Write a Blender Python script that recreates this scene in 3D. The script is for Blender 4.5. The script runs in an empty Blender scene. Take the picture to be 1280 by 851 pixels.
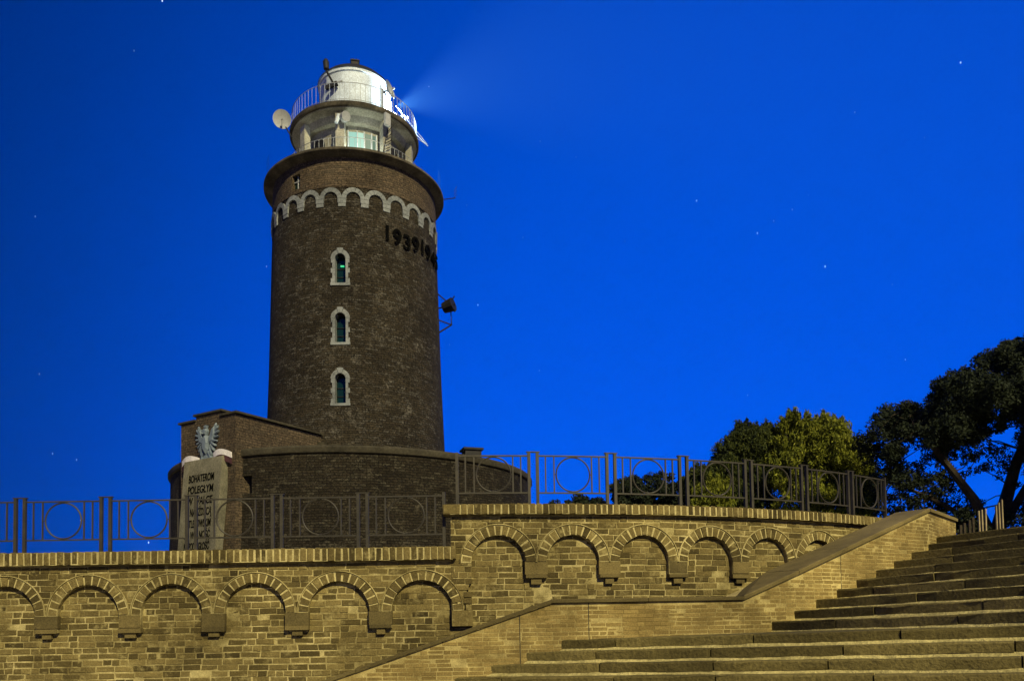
import bpy, bmesh, math, random
import numpy as np
from mathutils import Vector, Matrix

rnd = random.Random(11)
PI = math.pi
rad = math.radians
S = bpy.context.scene
COL = S.collection

# ------------------------------------------------------------------ camera
cam_d = bpy.data.cameras.new('camera')
cam_d.sensor_width = 36.0
cam_d.lens = 28.125
cam_d.shift_y = 0.23894
cam_d.clip_end = 3000
cam = bpy.data.objects.new('camera', cam_d)
COL.objects.link(cam)
cam.matrix_world = Matrix.Translation((0, 0, 1.65)) @ Matrix.Rotation(PI / 2 + rad(2.5), 4, 'X') @ Matrix.Rotation(rad(-0.9), 4, 'Z')
S.camera = cam

# ------------------------------------------------------------------ sky
LDIR = Vector((0.36, -0.74, 0.57)).normalized()          # towards the light
world = bpy.data.worlds.new('World')
S.world = world
world.use_nodes = True
wt = world.node_tree
for n in list(wt.nodes):
    wt.nodes.remove(n)
def wn(t, **k):
    n = wt.nodes.new(t)
    for a, b in k.items():
        setattr(n, a, b)
    return n
wo = wn('ShaderNodeOutputWorld')
bg = wn('ShaderNodeBackground')
bg.inputs['Strength'].default_value = 0.10
sky = wn('ShaderNodeTexSky', sky_type='NISHITA', sun_disc=False)
sky.sun_elevation = math.asin(LDIR.z)
sky.sun_rotation = math.atan2(LDIR.x, LDIR.y)
sky.altitude = 0
sky.air_density = 1.0
sky.dust_density = 0.3
sky.ozone_density = 4.0
# dusk: the blue hour sky is that sky's light with almost all red and most green gone
gam = wn('ShaderNodeGamma')
gam.inputs['Gamma'].default_value = 0.28
wt.links.new(sky.outputs[0], gam.inputs['Color'])
tint = wn('ShaderNodeMix', data_type='RGBA', blend_type='MULTIPLY')
tint.inputs['Factor'].default_value = 1.0
tint.inputs['B'].default_value = (0.0, 0.53, 3.75, 1)
wt.links.new(gam.outputs[0], tint.inputs['A'])
# the afterglow: that sky is brighter round the point where the day has ended
tg = wn('ShaderNodeTexCoord')
dt = wn('ShaderNodeVectorMath', operation='DOT_PRODUCT')
dt.inputs[1].default_value = Vector((0.36, 0.92, 0.16)).normalized()
wt.links.new(tg.outputs['Generated'], dt.inputs[0])
gl = wn('ShaderNodeMapRange', interpolation_type='SMOOTHSTEP')
for k_, x_ in zip(('From Min', 'From Max', 'To Min', 'To Max'), (0.48, 1.03, 0.42, 1.36)):
    gl.inputs[k_].default_value = x_
wt.links.new(dt.outputs['Value'], gl.inputs['Value'])
glow = wn('ShaderNodeMix', data_type='RGBA', blend_type='MULTIPLY')
glow.inputs['Factor'].default_value = 1.0
wt.links.new(tint.outputs['Result'], glow.inputs['A'])
wt.links.new(gl.outputs[0], glow.inputs['B'])
# stars: short trails
tc = wn('ShaderNodeTexCoord')
mp = wn('ShaderNodeMapping')
mp.inputs['Rotation'].default_value = (0.15, 0.55, 0.0)
mp.inputs['Scale'].default_value = (1.0, 1.0, 0.45)
wt.links.new(tc.outputs['Generated'], mp.inputs['Vector'])
vo = wn('ShaderNodeTexVoronoi', feature='F1')
vo.inputs['Scale'].default_value = 62
wt.links.new(mp.outputs[0], vo.inputs['Vector'])
lt = wn('ShaderNodeMapRange')
lt.inputs['From Min'].default_value = 0.018
lt.inputs['From Max'].default_value = 0.050
lt.inputs['To Min'].default_value = 1.0
lt.inputs['To Max'].default_value = 0.0
wt.links.new(vo.outputs['Distance'], lt.inputs['Value'])
sc_ = wn('ShaderNodeSeparateColor')
wt.links.new(vo.outputs['Color'], sc_.inputs[0])
pw = wn('ShaderNodeMath', operation='POWER')
pw.inputs[1].default_value = 6.0
wt.links.new(sc_.outputs[0], pw.inputs[0])
mu = wn('ShaderNodeMath', operation='MULTIPLY')
wt.links.new(lt.outputs[0], mu.inputs[0])
wt.links.new(pw.outputs[0], mu.inputs[1])
mu2 = wn('ShaderNodeMath', operation='MULTIPLY')
mu2.inputs[1].default_value = 13.0
wt.links.new(mu.outputs[0], mu2.inputs[0])
addm = wn('ShaderNodeMix', data_type='RGBA', blend_type='ADD')
addm.inputs['Factor'].default_value = 1.0
wt.links.new(glow.outputs['Result'], addm.inputs['A'])
wt.links.new(mu2.outputs[0], addm.inputs['B'])
wt.links.new(addm.outputs['Result'], bg.inputs['Color'])
wt.links.new(bg.outputs[0], wo.inputs['Surface'])

# ------------------------------------------------------------------ the one directional light: the warm lamplight of the square
sun_d = bpy.data.lights.new('sun', 'SUN')
sun_d.energy = 4.6
sun_d.angle = rad(3.0)
sun_d.color = (1.0, 0.85, 0.46)
sun = bpy.data.objects.new('sun', sun_d)
COL.objects.link(sun)
sun.rotation_euler = (-LDIR).to_track_quat('-Z', 'Y').to_euler()

S.view_settings.view_transform = 'Standard'
S.view_settings.look = 'None'
S.view_settings.exposure = 0.0
S.view_settings.gamma = 1.0
S.view_settings.use_curve_mapping = False
S.cycles.use_denoising = True
S.cycles.max_bounces = 5
S.cycles.sample_clamp_indirect = 4.0

# ------------------------------------------------------------------ materials
def newmat(name):
    m = bpy.data.materials.new(name)
    m.use_nodes = True
    t = m.node_tree
    b = t.nodes['Principled BSDF']
    return m, t, b

def ramp(t, stops):
    r = t.nodes.new('ShaderNodeValToRGB')
    e = r.color_ramp.elements
    while len(e) < len(stops):
        e.new(0.5)
    for k, (p, c) in enumerate(stops):
        e[k].position = p
        e[k].color = (c[0], c[1], c[2], 1)
    return r

def noise(t, vec, scale, detail=4, rough=0.6):
    n = t.nodes.new('ShaderNodeTexNoise')
    n.inputs['Scale'].default_value = scale
    n.inputs['Detail'].default_value = detail
    n.inputs['Roughness'].default_value = rough
    if vec is not None:
        t.links.new(vec, n.inputs['Vector'])
    return n

def mathn(t, op, a, b=None):
    n = t.nodes.new('ShaderNodeMath')
    n.operation = op
    for i, v in enumerate((a, b)):
        if v is None:
            continue
        if isinstance(v, (int, float)):
            n.inputs[i].default_value = v
        else:
            t.links.new(v, n.inputs[i])
    return n.outputs[0]

def mix(t, fac, a, b, mode='MIX'):
    n = t.nodes.new('ShaderNodeMix')
    n.data_type = 'RGBA'
    n.blend_type = mode
    for k, v in (('Factor', fac), ('A', a), ('B', b)):
        if isinstance(v, (int, float)):
            n.inputs[k].default_value = v
        elif isinstance(v, tuple):
            n.inputs[k].default_value = (v[0], v[1], v[2], 1)
        else:
            t.links.new(v, n.inputs[k])
    return n.outputs['Result']

def bump(t, b, height, strength, dist):
    n = t.nodes.new('ShaderNodeBump')
    n.inputs['Strength'].default_value = strength
    n.inputs['Distance'].default_value = dist
    t.links.new(height, n.inputs['Height'])
    t.links.new(n.outputs[0], b.inputs['Normal'])

def rough_mat(name, stops, scale=3.0, rough=0.9, bs=0.5, bd=0.01, fine=60, island=False, smear=None, smear_scale=6, spec=0.2, metal=0.0):
    """stone, brick, concrete, paint: colour from large and fine noise and, for bricks, from each piece"""
    m, t, b = newmat(name)
    g = t.nodes.new('ShaderNodeNewGeometry')
    pos = g.outputs['Position']
    n1 = noise(t, pos, scale, 5, 0.65)
    v = n1.outputs['Fac']
    if island:
        oi = t.nodes.new('ShaderNodeObjectInfo')
        r = mathn(t, 'FRACT', mathn(t, 'ADD', oi.outputs['Random'], g.outputs['Random Per Island']))
        v = mathn(t, 'ADD', mathn(t, 'MULTIPLY', v, 0.5), mathn(t, 'MULTIPLY', r, 0.5))
    rp = ramp(t, stops)
    t.links.new(v, rp.inputs[0])
    col = rp.outputs[0]
    n2 = noise(t, pos, fine, 4, 0.7)
    col = mix(t, 0.55, col, mix(t, 1.0, col, ramp_out(t, n2.outputs['Fac'], 0.35, 0.68, 0.45, 1.45), 'MULTIPLY'))
    n4 = noise(t, pos, 0.55, 6, 0.7)
    col = mix(t, 1.0, col, ramp_out(t, n4.outputs['Fac'], 0.34, 0.62, 0.62, 1.12), 'MULTIPLY')
    if smear:
        n3 = noise(t, pos, smear_scale, 6, 0.75)
        f = ramp_out(t, n3.outputs['Fac'], 0.53, 0.70, 0.0, 0.85)
        col = mix(t, f, col, smear)
    t.links.new(col, b.inputs['Base Color'])
    b.inputs['Roughness'].default_value = rough
    b.inputs['Specular IOR Level'].default_value = spec
    b.inputs['Metallic'].default_value = metal
    h = mathn(t, 'ADD', n2.outputs['Fac'], mathn(t, 'MULTIPLY', n1.outputs['Fac'], 0.7))
    bump(t, b, h, bs, bd)
    return m

def ramp_out(t, v, f0, f1, t0, t1):
    n = t.nodes.new('ShaderNodeMapRange')
    for k, x in zip(('From Min', 'From Max', 'To Min', 'To Max'), (f0, f1, t0, t1)):
        n.inputs[k].default_value = x
    t.links.new(v, n.inputs['Value'])
    return n.outputs[0]

def far_brick(name, c1, c2, mort, patch, dark, soot_scale=0.45, course=0.105, length=0.31):
    """brickwork too far away to pick the bricks apart: UVs are in metres"""
    m, t, b = newmat(name)
    uv = t.nodes.new('ShaderNodeUVMap')
    g = t.nodes.new('ShaderNodeNewGeometry')
    pos = g.outputs['Position']
    wob = noise(t, uv.outputs[0], 3.0, 3)
    vv = t.nodes.new('ShaderNodeVectorMath')
    vv.operation = 'MULTIPLY_ADD'
    vv.inputs[1].default_value = (0.05, 0.05, 0)
    t.links.new(wob.outputs['Color'], vv.inputs[0])
    t.links.new(uv.outputs[0], vv.inputs[2])
    br = t.nodes.new('ShaderNodeTexBrick')
    br.inputs['Scale'].default_value = 1.0
    br.inputs['Brick Width'].default_value = length
    br.inputs['Row Height'].default_value = course
    br.inputs['Mortar Size'].default_value = 0.013
    br.inputs['Mortar Smooth'].default_value = 0.3
    br.inputs['Bias'].default_value = -0.15
    br.inputs['Color1'].default_value = (*c1, 1)
    br.inputs['Color2'].default_value = (*c2, 1)
    br.inputs['Mortar'].default_value = (*mort, 1)
    t.links.new(vv.outputs[0], br.inputs['Vector'])
    col = br.outputs['Color']
    n1 = noise(t, pos, soot_scale, 6, 0.7)
    col = mix(t, ramp_out(t, n1.outputs['Fac'], 0.44, 0.66, 0.0, 0.8), col, mix(t, 1.0, col, dark, 'MULTIPLY'))
    n2 = noise(t, pos, 1.6, 12, 0.88)
    col = mix(t, ramp_out(t, n2.outputs['Fac'], 0.53, 0.68, 0.0, 0.75), col, patch)
    n3 = noise(t, pos, 13.0, 5, 0.8)
    col = mix(t, 0.85, col, mix(t, 1.0, col, ramp_out(t, n3.outputs['Fac'], 0.34, 0.68, 0.12, 2.6), 'MULTIPLY'))
    # single pale bricks scattered about
    br2 = t.nodes.new('ShaderNodeTexBrick')
    for k in ('Scale', 'Brick Width', 'Row Height', 'Mortar Size'):
        br2.inputs[k].default_value = br.inputs[k].default_value
    br2.inputs['Bias'].default_value = 0.0
    br2.inputs['Color1'].default_value = (0, 0, 0, 1)
    br2.inputs['Color2'].default_value = (1, 1, 1, 1)
    br2.inputs['Mortar'].default_value = (0, 0, 0, 1)
    t.links.new(vv.outputs[0], br2.inputs['Vector'])
    f = mathn(t, 'MULTIPLY', ramp_out(t, br2.outputs['Color'], 0.62, 0.98, 0.0, 1.0), ramp_out(t, n3.outputs['Fac'], 0.40, 0.66, 0.0, 0.85))
    col = mix(t, f, col, patch)
    t.links.new(col, b.inputs['Base Color'])
    b.inputs['Roughness'].default_value = 0.92
    b.inputs['Specular IOR Level'].default_value = 0.15
    h = mathn(t, 'SUBTRACT', mathn(t, 'MULTIPLY', n3.outputs['Fac'], 0.9), br.outputs['Fac'])
    bump(t, b, h, 0.9, 0.03)
    return m

def emit_mat(name, color, strength):
    m, t, b = newmat(name)
    b.inputs['Base Color'].default_value = (0.05, 0.07, 0.07, 1)
    b.inputs['Emission Color'].default_value = (*color, 1)
    b.inputs['Emission Strength'].default_value = strength
    return m

def glass_mat(name, color, rough=0.05, alpha=1.0):
    m, t, b = newmat(name)
    b.inputs['Base Color'].default_value = (*color, 1)
    b.inputs['Roughness'].default_value = rough
    b.inputs['Alpha'].default_value = alpha
    return m

M = {}
M['brick'] = rough_mat('old_brick', [(0.15, (0.034, 0.026, 0.010)), (0.30, (0.085, 0.066, 0.023)), (0.52, (0.150, 0.117, 0.042)), (0.85, (0.245, 0.194, 0.072))],
                       scale=1.6, island=True, smear=(0.36, 0.305, 0.13), smear_scale=5, bs=0.9, bd=0.012, fine=45)
M['mortar'] = rough_mat('lime_mortar', [(0.36, (0.17, 0.135, 0.050)), (0.50, (0.36, 0.305, 0.130)), (0.68, (0.58, 0.50, 0.235))], scale=2.6, bs=0.8, bd=0.01, fine=70)
M['pale_mortar'] = rough_mat('pale_mortar', [(0.3, (0.40, 0.345, 0.155)), (0.7, (0.60, 0.525, 0.25))], scale=3, bs=0.6, bd=0.008)
M['klinker'] = rough_mat('facing_brick', [(0.2, (0.20, 0.146, 0.050)), (0.5, (0.265, 0.196, 0.068)), (0.8, (0.33, 0.25, 0.09))], scale=1.2, island=True, bs=0.5, bd=0.006, fine=50,
                         smear=(0.38, 0.30, 0.105), smear_scale=3)
M['klinker_mortar'] = rough_mat('facing_mortar', [(0.38, (0.20, 0.15, 0.05)), (0.62, (0.60, 0.50, 0.21))], scale=1.5, bs=0.4, bd=0.006)
M['corbel'] = rough_mat('corbel_stone', [(0.2, (0.055, 0.045, 0.020)), (0.5, (0.14, 0.112, 0.044)), (0.85, (0.26, 0.205, 0.078))], scale=2.5, island=True, bs=0.8, bd=0.012)
M['coping_stone'] = rough_mat('coping_concrete', [(0.3, (0.11, 0.088, 0.035)), (0.7, (0.21, 0.168, 0.066))], scale=2.2, bs=0.6, bd=0.008, island=True)
M['step'] = rough_mat('step_stone', [(0.25, (0.10, 0.082, 0.028)), (0.5, (0.165, 0.136, 0.046)), (0.8, (0.23, 0.188, 0.066))], scale=2.0, island=True, bs=1.0, bd=0.02, fine=26, smear=(0.075, 0.062, 0.022), smear_scale=2.2)
M['bed'] = rough_mat('step_mortar', [(0.3, (0.36, 0.31, 0.125)), (0.7, (0.62, 0.54, 0.23))], scale=5, bs=1.0, bd=0.02, fine=30)
M['iron'] = rough_mat('railing_iron', [(0.3, (0.020, 0.018, 0.012)), (0.7, (0.052, 0.046, 0.029))], scale=6, rough=0.6, bs=0.3, bd=0.003, spec=0.5)
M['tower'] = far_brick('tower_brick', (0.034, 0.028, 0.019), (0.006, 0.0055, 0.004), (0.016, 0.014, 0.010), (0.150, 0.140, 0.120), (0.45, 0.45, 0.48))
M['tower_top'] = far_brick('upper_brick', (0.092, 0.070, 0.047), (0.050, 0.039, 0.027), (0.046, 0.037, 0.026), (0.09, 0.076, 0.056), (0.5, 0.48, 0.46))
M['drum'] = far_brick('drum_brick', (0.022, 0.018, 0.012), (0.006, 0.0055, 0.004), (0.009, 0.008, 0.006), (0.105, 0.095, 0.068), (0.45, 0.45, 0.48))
M['white_stone'] = rough_mat('pale_stone', [(0.25, (0.16, 0.18, 0.19)), (0.7, (0.30, 0.325, 0.34))], scale=1.5, bs=0.4, bd=0.01, fine=20)
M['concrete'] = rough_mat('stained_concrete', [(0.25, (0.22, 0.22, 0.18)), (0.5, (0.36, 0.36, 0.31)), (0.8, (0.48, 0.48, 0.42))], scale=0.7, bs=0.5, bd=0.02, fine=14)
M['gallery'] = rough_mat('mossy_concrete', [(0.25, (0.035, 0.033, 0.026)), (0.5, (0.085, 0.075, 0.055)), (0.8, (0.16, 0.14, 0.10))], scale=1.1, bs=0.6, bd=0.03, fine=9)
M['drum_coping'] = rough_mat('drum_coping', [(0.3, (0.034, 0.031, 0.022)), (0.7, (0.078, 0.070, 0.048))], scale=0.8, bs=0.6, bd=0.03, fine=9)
M['white'] = rough_mat('white_paint', [(0.3, (0.54, 0.63, 0.74)), (0.7, (0.64, 0.74, 0.86))], scale=0.8, rough=0.6, bs=0.15, bd=0.005, fine=20)
M['rail_paint'] = rough_mat('grey_paint', [(0.3, (0.30, 0.32, 0.34)), (0.7, (0.45, 0.48, 0.5))], scale=2, rough=0.6, bs=0.1)
M['dark_metal'] = rough_mat('dark_metal', [(0.3, (0.012, 0.012, 0.014)), (0.7, (0.03, 0.03, 0.034))], scale=4, rough=0.6, bs=0.2)
M['dish'] = rough_mat('dish_grey', [(0.3, (0.34, 0.36, 0.38)), (0.7, (0.42, 0.44, 0.46))], scale=3, rough=0.6, bs=0.1)
M['ground'] = rough_mat('paving_ground', [(0.3, (0.20, 0.18, 0.13)), (0.7, (0.32, 0.29, 0.22))], scale=0.4, bs=0.5, bd=0.02, fine=8)
M['plaque'] = rough_mat('plaque_concrete', [(0.3, (0.10, 0.098, 0.068)), (0.7, (0.21, 0.20, 0.145))], scale=0.9, bs=0.5, bd=0.02, fine=16)
M['letter'] = rough_mat('letter_black', [(0.3, (0.003, 0.003, 0.003)), (0.7, (0.006, 0.006, 0.006))], scale=4, bs=0.1, spec=0.0)
M['eagle'] = rough_mat('eagle_metal', [(0.3, (0.11, 0.145, 0.19)), (0.7, (0.20, 0.25, 0.31))], scale=3, rough=0.5, bs=0.3)
M['ribbon_white'] = rough_mat('ribbon_white', [(0.3, (0.6, 0.58, 0.62)), (0.7, (0.75, 0.74, 0.78))], scale=3, bs=0.1)
M['ribbon_red'] = rough_mat('ribbon_red', [(0.3, (0.045, 0.022, 0.028)), (0.7, (0.07, 0.03, 0.04))], scale=3, bs=0.1)
M['glass_dark'] = glass_mat('dark_glass', (0.004, 0.020, 0.017), 0.15)
M['glass_clear'] = glass_mat('pale_glass', (0.08, 0.30, 0.38), 0.1, 0.22)
M['lit'] = emit_mat('lit_window', (0.30, 0.85, 0.78), 0.55)
M['lit_dim'] = emit_mat('lit_window_dim', (0.08, 0.34, 0.30), 0.28)
M['green_lamp'] = emit_mat('green_lamp', (0.02, 0.9, 0.35), 0.8)
M['beacon'] = emit_mat('beacon_light', (0.75, 0.95, 1.0), 25.0)
M['wood'] = rough_mat('fence_timber', [(0.3, (0.26, 0.21, 0.12)), (0.7, (0.42, 0.35, 0.2))], scale=5, bs=0.4, bd=0.01)
M['bark'] = rough_mat('bark', [(0.3, (0.03, 0.024, 0.016)), (0.7, (0.075, 0.06, 0.04))], scale=5, bs=0.9, bd=0.03)

def leaf_mat(name, a, b_, c):
    m, t, b = newmat(name)
    g = t.nodes.new('ShaderNodeNewGeometry')
    n = noise(t, g.outputs['Position'], 0.9, 3)
    v = mathn(t, 'ADD', mathn(t, 'MULTIPLY', n.outputs['Fac'], 0.5), mathn(t, 'MULTIPLY', g.outputs['Random Per Island'], 0.5))
    r = ramp(t, [(0.2, a), (0.5, b_), (0.8, c)])
    t.links.new(v, r.inputs[0])
    t.links.new(r.outputs[0], b.inputs['Base Color'])
    b.inputs['Roughness'].default_value = 0.75
    b.inputs['Specular IOR Level'].default_value = 0.15
    return m
M['pine'] = leaf_mat('lit_needles', (0.055, 0.070, 0.008), (0.13, 0.150, 0.014), (0.23, 0.235, 0.026))  # lit copy: lamplight painted into the needle colour
M['shaded_pine'] = leaf_mat('shaded_needles', (0.014, 0.022, 0.008), (0.034, 0.046, 0.010), (0.075, 0.086, 0.014))  # shaded copy: shade painted in by darkening the needle colour
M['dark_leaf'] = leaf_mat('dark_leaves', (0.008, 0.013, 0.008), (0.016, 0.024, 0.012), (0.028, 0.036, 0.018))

# ------------------------------------------------------------------ helpers
class MB:
    def __init__(s):
        s.v, s.f, s.uv = [], [], None
    def add(s, verts, faces):
        o = len(s.v)
        s.v += [tuple(p) for p in verts]
        s.f += [tuple(i + o for i in f) for f in faces]
    def box(s, c, size, rz=0.0, ry=0.0, rx=0.0):
        m = Matrix.Rotation(rz, 3, 'Z') @ Matrix.Rotation(ry, 3, 'Y') @ Matrix.Rotation(rx, 3, 'X')
        c = Vector(c)
        h = [x / 2 for x in size]
        vs = [c + m @ Vector((sx * h[0], sy * h[1], sz * h[2])) for sx in (-1, 1) for sy in (-1, 1) for sz in (-1, 1)]
        s.add(vs, [(0, 1, 3, 2), (4, 6, 7, 5), (0, 4, 5, 1), (2, 3, 7, 6), (0, 2, 6, 4), (1, 5, 7, 3)])
    def tube(s, pts, radii, n=8, closed=False):
        pts = [Vector(p) for p in pts]
        if isinstance(radii, (int, float)):
            radii = [radii] * len(pts)
        rings = []
        N = len(pts)
        up = None
        for i, p in enumerate(pts):
            a = pts[(i - 1) % N] if (closed or i > 0) else p
            b = pts[(i + 1) % N] if (closed or i < N - 1) else p
            d = (b - a).normalized()
            if up is None:
                up = Vector((0, 0, 1)) if abs(d.z) < 0.9 else Vector((1, 0, 0))
            u = d.cross(up)
            if u.length < 1e-4:
                u = d.cross(Vector((0, 1, 0)))
            u.normalize()
            w = u.cross(d).normalized()
            rings.append([p + (u * math.cos(2 * PI * k / n) + w * math.sin(2 * PI * k / n)) * radii[i] for k in range(n)])
        vs = [v for r in rings for v in r]
        fs = []
        for i in range(N if closed else N - 1):
            j = (i + 1) % N
            for k in range(n):
                l = (k + 1) % n
                fs.append((i * n + k, i * n + l, j * n + l, j * n + k))
        if not closed:
            fs.append(tuple(range(n - 1, -1, -1)))
            fs.append(tuple((N - 1) * n + k for k in range(n)))
        s.add(vs, fs)
    def prism(s, poly, fn, d0, d1):
        """poly of (a, b); fn(a, b, d) -> point; extruded from d0 to d1"""
        n = len(poly)
        vs = [fn(a, b, d0) for a, b in poly] + [fn(a, b, d1) for a, b in poly]
        fs = [tuple(range(n)), tuple(range(2 * n - 1, n - 1, -1))]
        fs += [(i, i + n, (i + 1) % n + n, (i + 1) % n) for i in range(n)]
        s.add(vs, fs)
    def lathe(s, prof, c, n=96, th0=0.0, th1=2 * PI):
        full = abs(th1 - th0 - 2 * PI) < 1e-6
        cols = n if full else n + 1
        vs = []
        for k in range(cols):
            th = th0 + (th1 - th0) * k / n
            for r, z in prof:
                vs.append((c[0] + r * math.sin(th), c[1] - r * math.cos(th), z))
        m = len(prof)
        fs = []
        for k in range(n):
            l = (k + 1) % cols
            for i in range(m - 1):
                fs.append((k * m + i, l * m + i, l * m + i + 1, k * m + i + 1))
        s.add(vs, fs)
    def mesh(s, name, mat, smooth=False, recalc=True):
        me = bpy.data.meshes.new(name)
        me.from_pydata(s.v, [], s.f)
        if recalc:
            bm = bmesh.new()
            bm.from_mesh(me)
            bmesh.ops.recalc_face_normals(bm, faces=bm.faces)
            bm.to_mesh(me)
            bm.free()
        me.materials.append(M[mat])
        if smooth:
            me.polygons.foreach_set('use_smooth', [True] * len(me.polygons))
            try:
                me.set_sharp_from_angle(angle=rad(35))
            except Exception:
                pass
        return me
    def build(s, name, mat, parent=None, smooth=False, kind=None, recalc=True):
        return link(name, s.mesh(name, mat, smooth, recalc), parent, kind=kind)

def link(name, me, parent=None, loc=None, rot=None, scale=None, kind=None):
    o = bpy.data.objects.new(name, me)
    COL.objects.link(o)
    if parent is not None:
        o.parent = parent
    if loc is not None:
        o.location = loc
    if rot is not None:
        o.rotation_euler = rot
    if scale is not None:
        o.scale = scale
    if kind:
        o['kind'] = kind
    return o

def tag(o, label, cat, group=None, kind=None):
    o['label'] = label
    o['category'] = cat
    if group:
        o['group'] = group
    if kind:
        o['kind'] = kind
    return o

def thing(name, label, cat, loc=(0, 0, 0), rz=0.0, group=None):
    o = link(name, None, None, loc, (0, 0, rz))
    return tag(o, label, cat, group)

def local(t):
    """children of a thing placed at an offset are given in world metres"""
    return t

def brick_mesh(w, d, h, seed, mat, ch=0.007, jit=0.009):
    """one worn brick: w along the wall, d deep, h high, chamfered and uneven at its face (-y)"""
    r = random.Random(seed)
    j = lambda a: a + r.uniform(-jit, jit)
    W, H = w / 2, h / 2
    front, mid, back = [], [], []
    for sx, sz in ((-1, -1), (1, -1), (1, 1), (-1, 1)):
        front.append((j(sx * (W - ch)), -d / 2 + r.uniform(-0.003, 0.003), j(sz * (H - ch))))
        mid.append((sx * W + r.uniform(-jit, jit) * 0.6, -d / 2 + ch, sz * H + r.uniform(-jit, jit) * 0.4))
        back.append((sx * W, d / 2, sz * H))
    vs = front + mid + back
    fs = [(0, 1, 2, 3)]
    for i in range(4):
        k = (i + 1) % 4
        fs.append((i, 4 + i, 4 + k, k))
        fs.append((4 + i, 8 + i, 8 + k, 4 + k))
    me = bpy.data.meshes.new('brick')
    me.from_pydata(vs, [], fs)
    bm = bmesh.new()
    bm.from_mesh(me)
    bmesh.ops.recalc_face_normals(bm, faces=bm.faces)
    bm.to_mesh(me)
    bm.free()
    # open at the back: make sure the face looks outward
    if me.polygons[0].normal.y > 0:
        me.flip_normals()
    me.materials.append(M[mat])
    return me

def place_bricks(parent, specs, lib, name, limit=300, stuff_name='brickwork'):
    """specs: (matrix, kind, scale_x, scale_z); the nearest become objects, the rest one stuff part"""
    specs = sorted(specs, key=lambda q: (q[0].translation - Vector((0, 0, 1.65))).length)
    r = random.Random(5)
    for mtx, kind, sx, sz in specs[:limit]:
        o = link(name, r.choice(lib[kind]), parent)
        o.matrix_local = mtx @ Matrix.Diagonal((sx, 1, sz, 1))
    rest = specs[limit:]
    if rest:
        b = MB()
        for mtx, kind, sx, sz in rest:
            me = r.choice(lib[kind])
            mm = mtx @ Matrix.Diagonal((sx, 1, sz, 1))
            b.add([mm @ v.co for v in me.vertices], [tuple(p.vertices) for p in me.polygons])
        me0 = lib[specs[0][1]][0]
        me = bpy.data.meshes.new(stuff_name)
        me.from_pydata(b.v, [], b.f)
        me.materials.append(me0.materials[0])
        link(stuff_name, me, parent, kind='stuff')

# ------------------------------------------------------------------ ground
TERR = 2.60
b = MB()
b.add([(-300, -300, 0), (300, -300, 0), (300, 300, 0), (-300, 300, 0)], [(0, 1, 2, 3)])
b.build('ground', 'ground', kind='structure')

RC = (-0.9, 22.7)          # centre of the curved wall
RR = 11.7
def arcp(s, d, z):
    th = s / RR
    return (RC[0] + (RR + d) * math.sin(th), RC[1] - (RR + d) * math.cos(th), z)
b = MB()
poly = [(-60, 11.3), (-0.9, 11.3)] + [arcp(s, -0.35, 0)[:2] for s in np.linspace(0.3, 10.2, 18)] + [(60, 20), (60, 90), (-60, 90)]
b.prism(poly, lambda a, c, d: (a, c, d), 0.004, TERR)
b.build('terrace', 'ground', kind='structure')

# ------------------------------------------------------------------ arcaded retaining walls
LIB = {'s': [brick_mesh(0.250, 0.07, 0.073, k, 'brick') for k in range(7)],
       'h': [brick_mesh(0.118, 0.07, 0.073, 40 + k, 'brick') for k in range(6)],
       'c': [brick_mesh(0.076, 0.36, 0.165, 80 + k, 'brick', ch=0.010) for k in range(6)],
       'e': [brick_mesh(0.24, 0.36, 0.165, 95 + k, 'brick', ch=0.012) for k in range(2)]}

def wall_matrix(fn, s, d, z, rot_extra=0.0):
    p = Vector(fn(s, d, z))
    q = Vector(fn(s + 0.01, d, z))
    a = math.atan2(q.y - p.y, q.x - p.x)
    return Matrix.Translation(p) @ Matrix.Rotation(a, 4, 'Z') @ Matrix.Rotation(rot_extra, 4, 'Y')

def mid_(a, c):
    return (a + c) / 2

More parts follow.
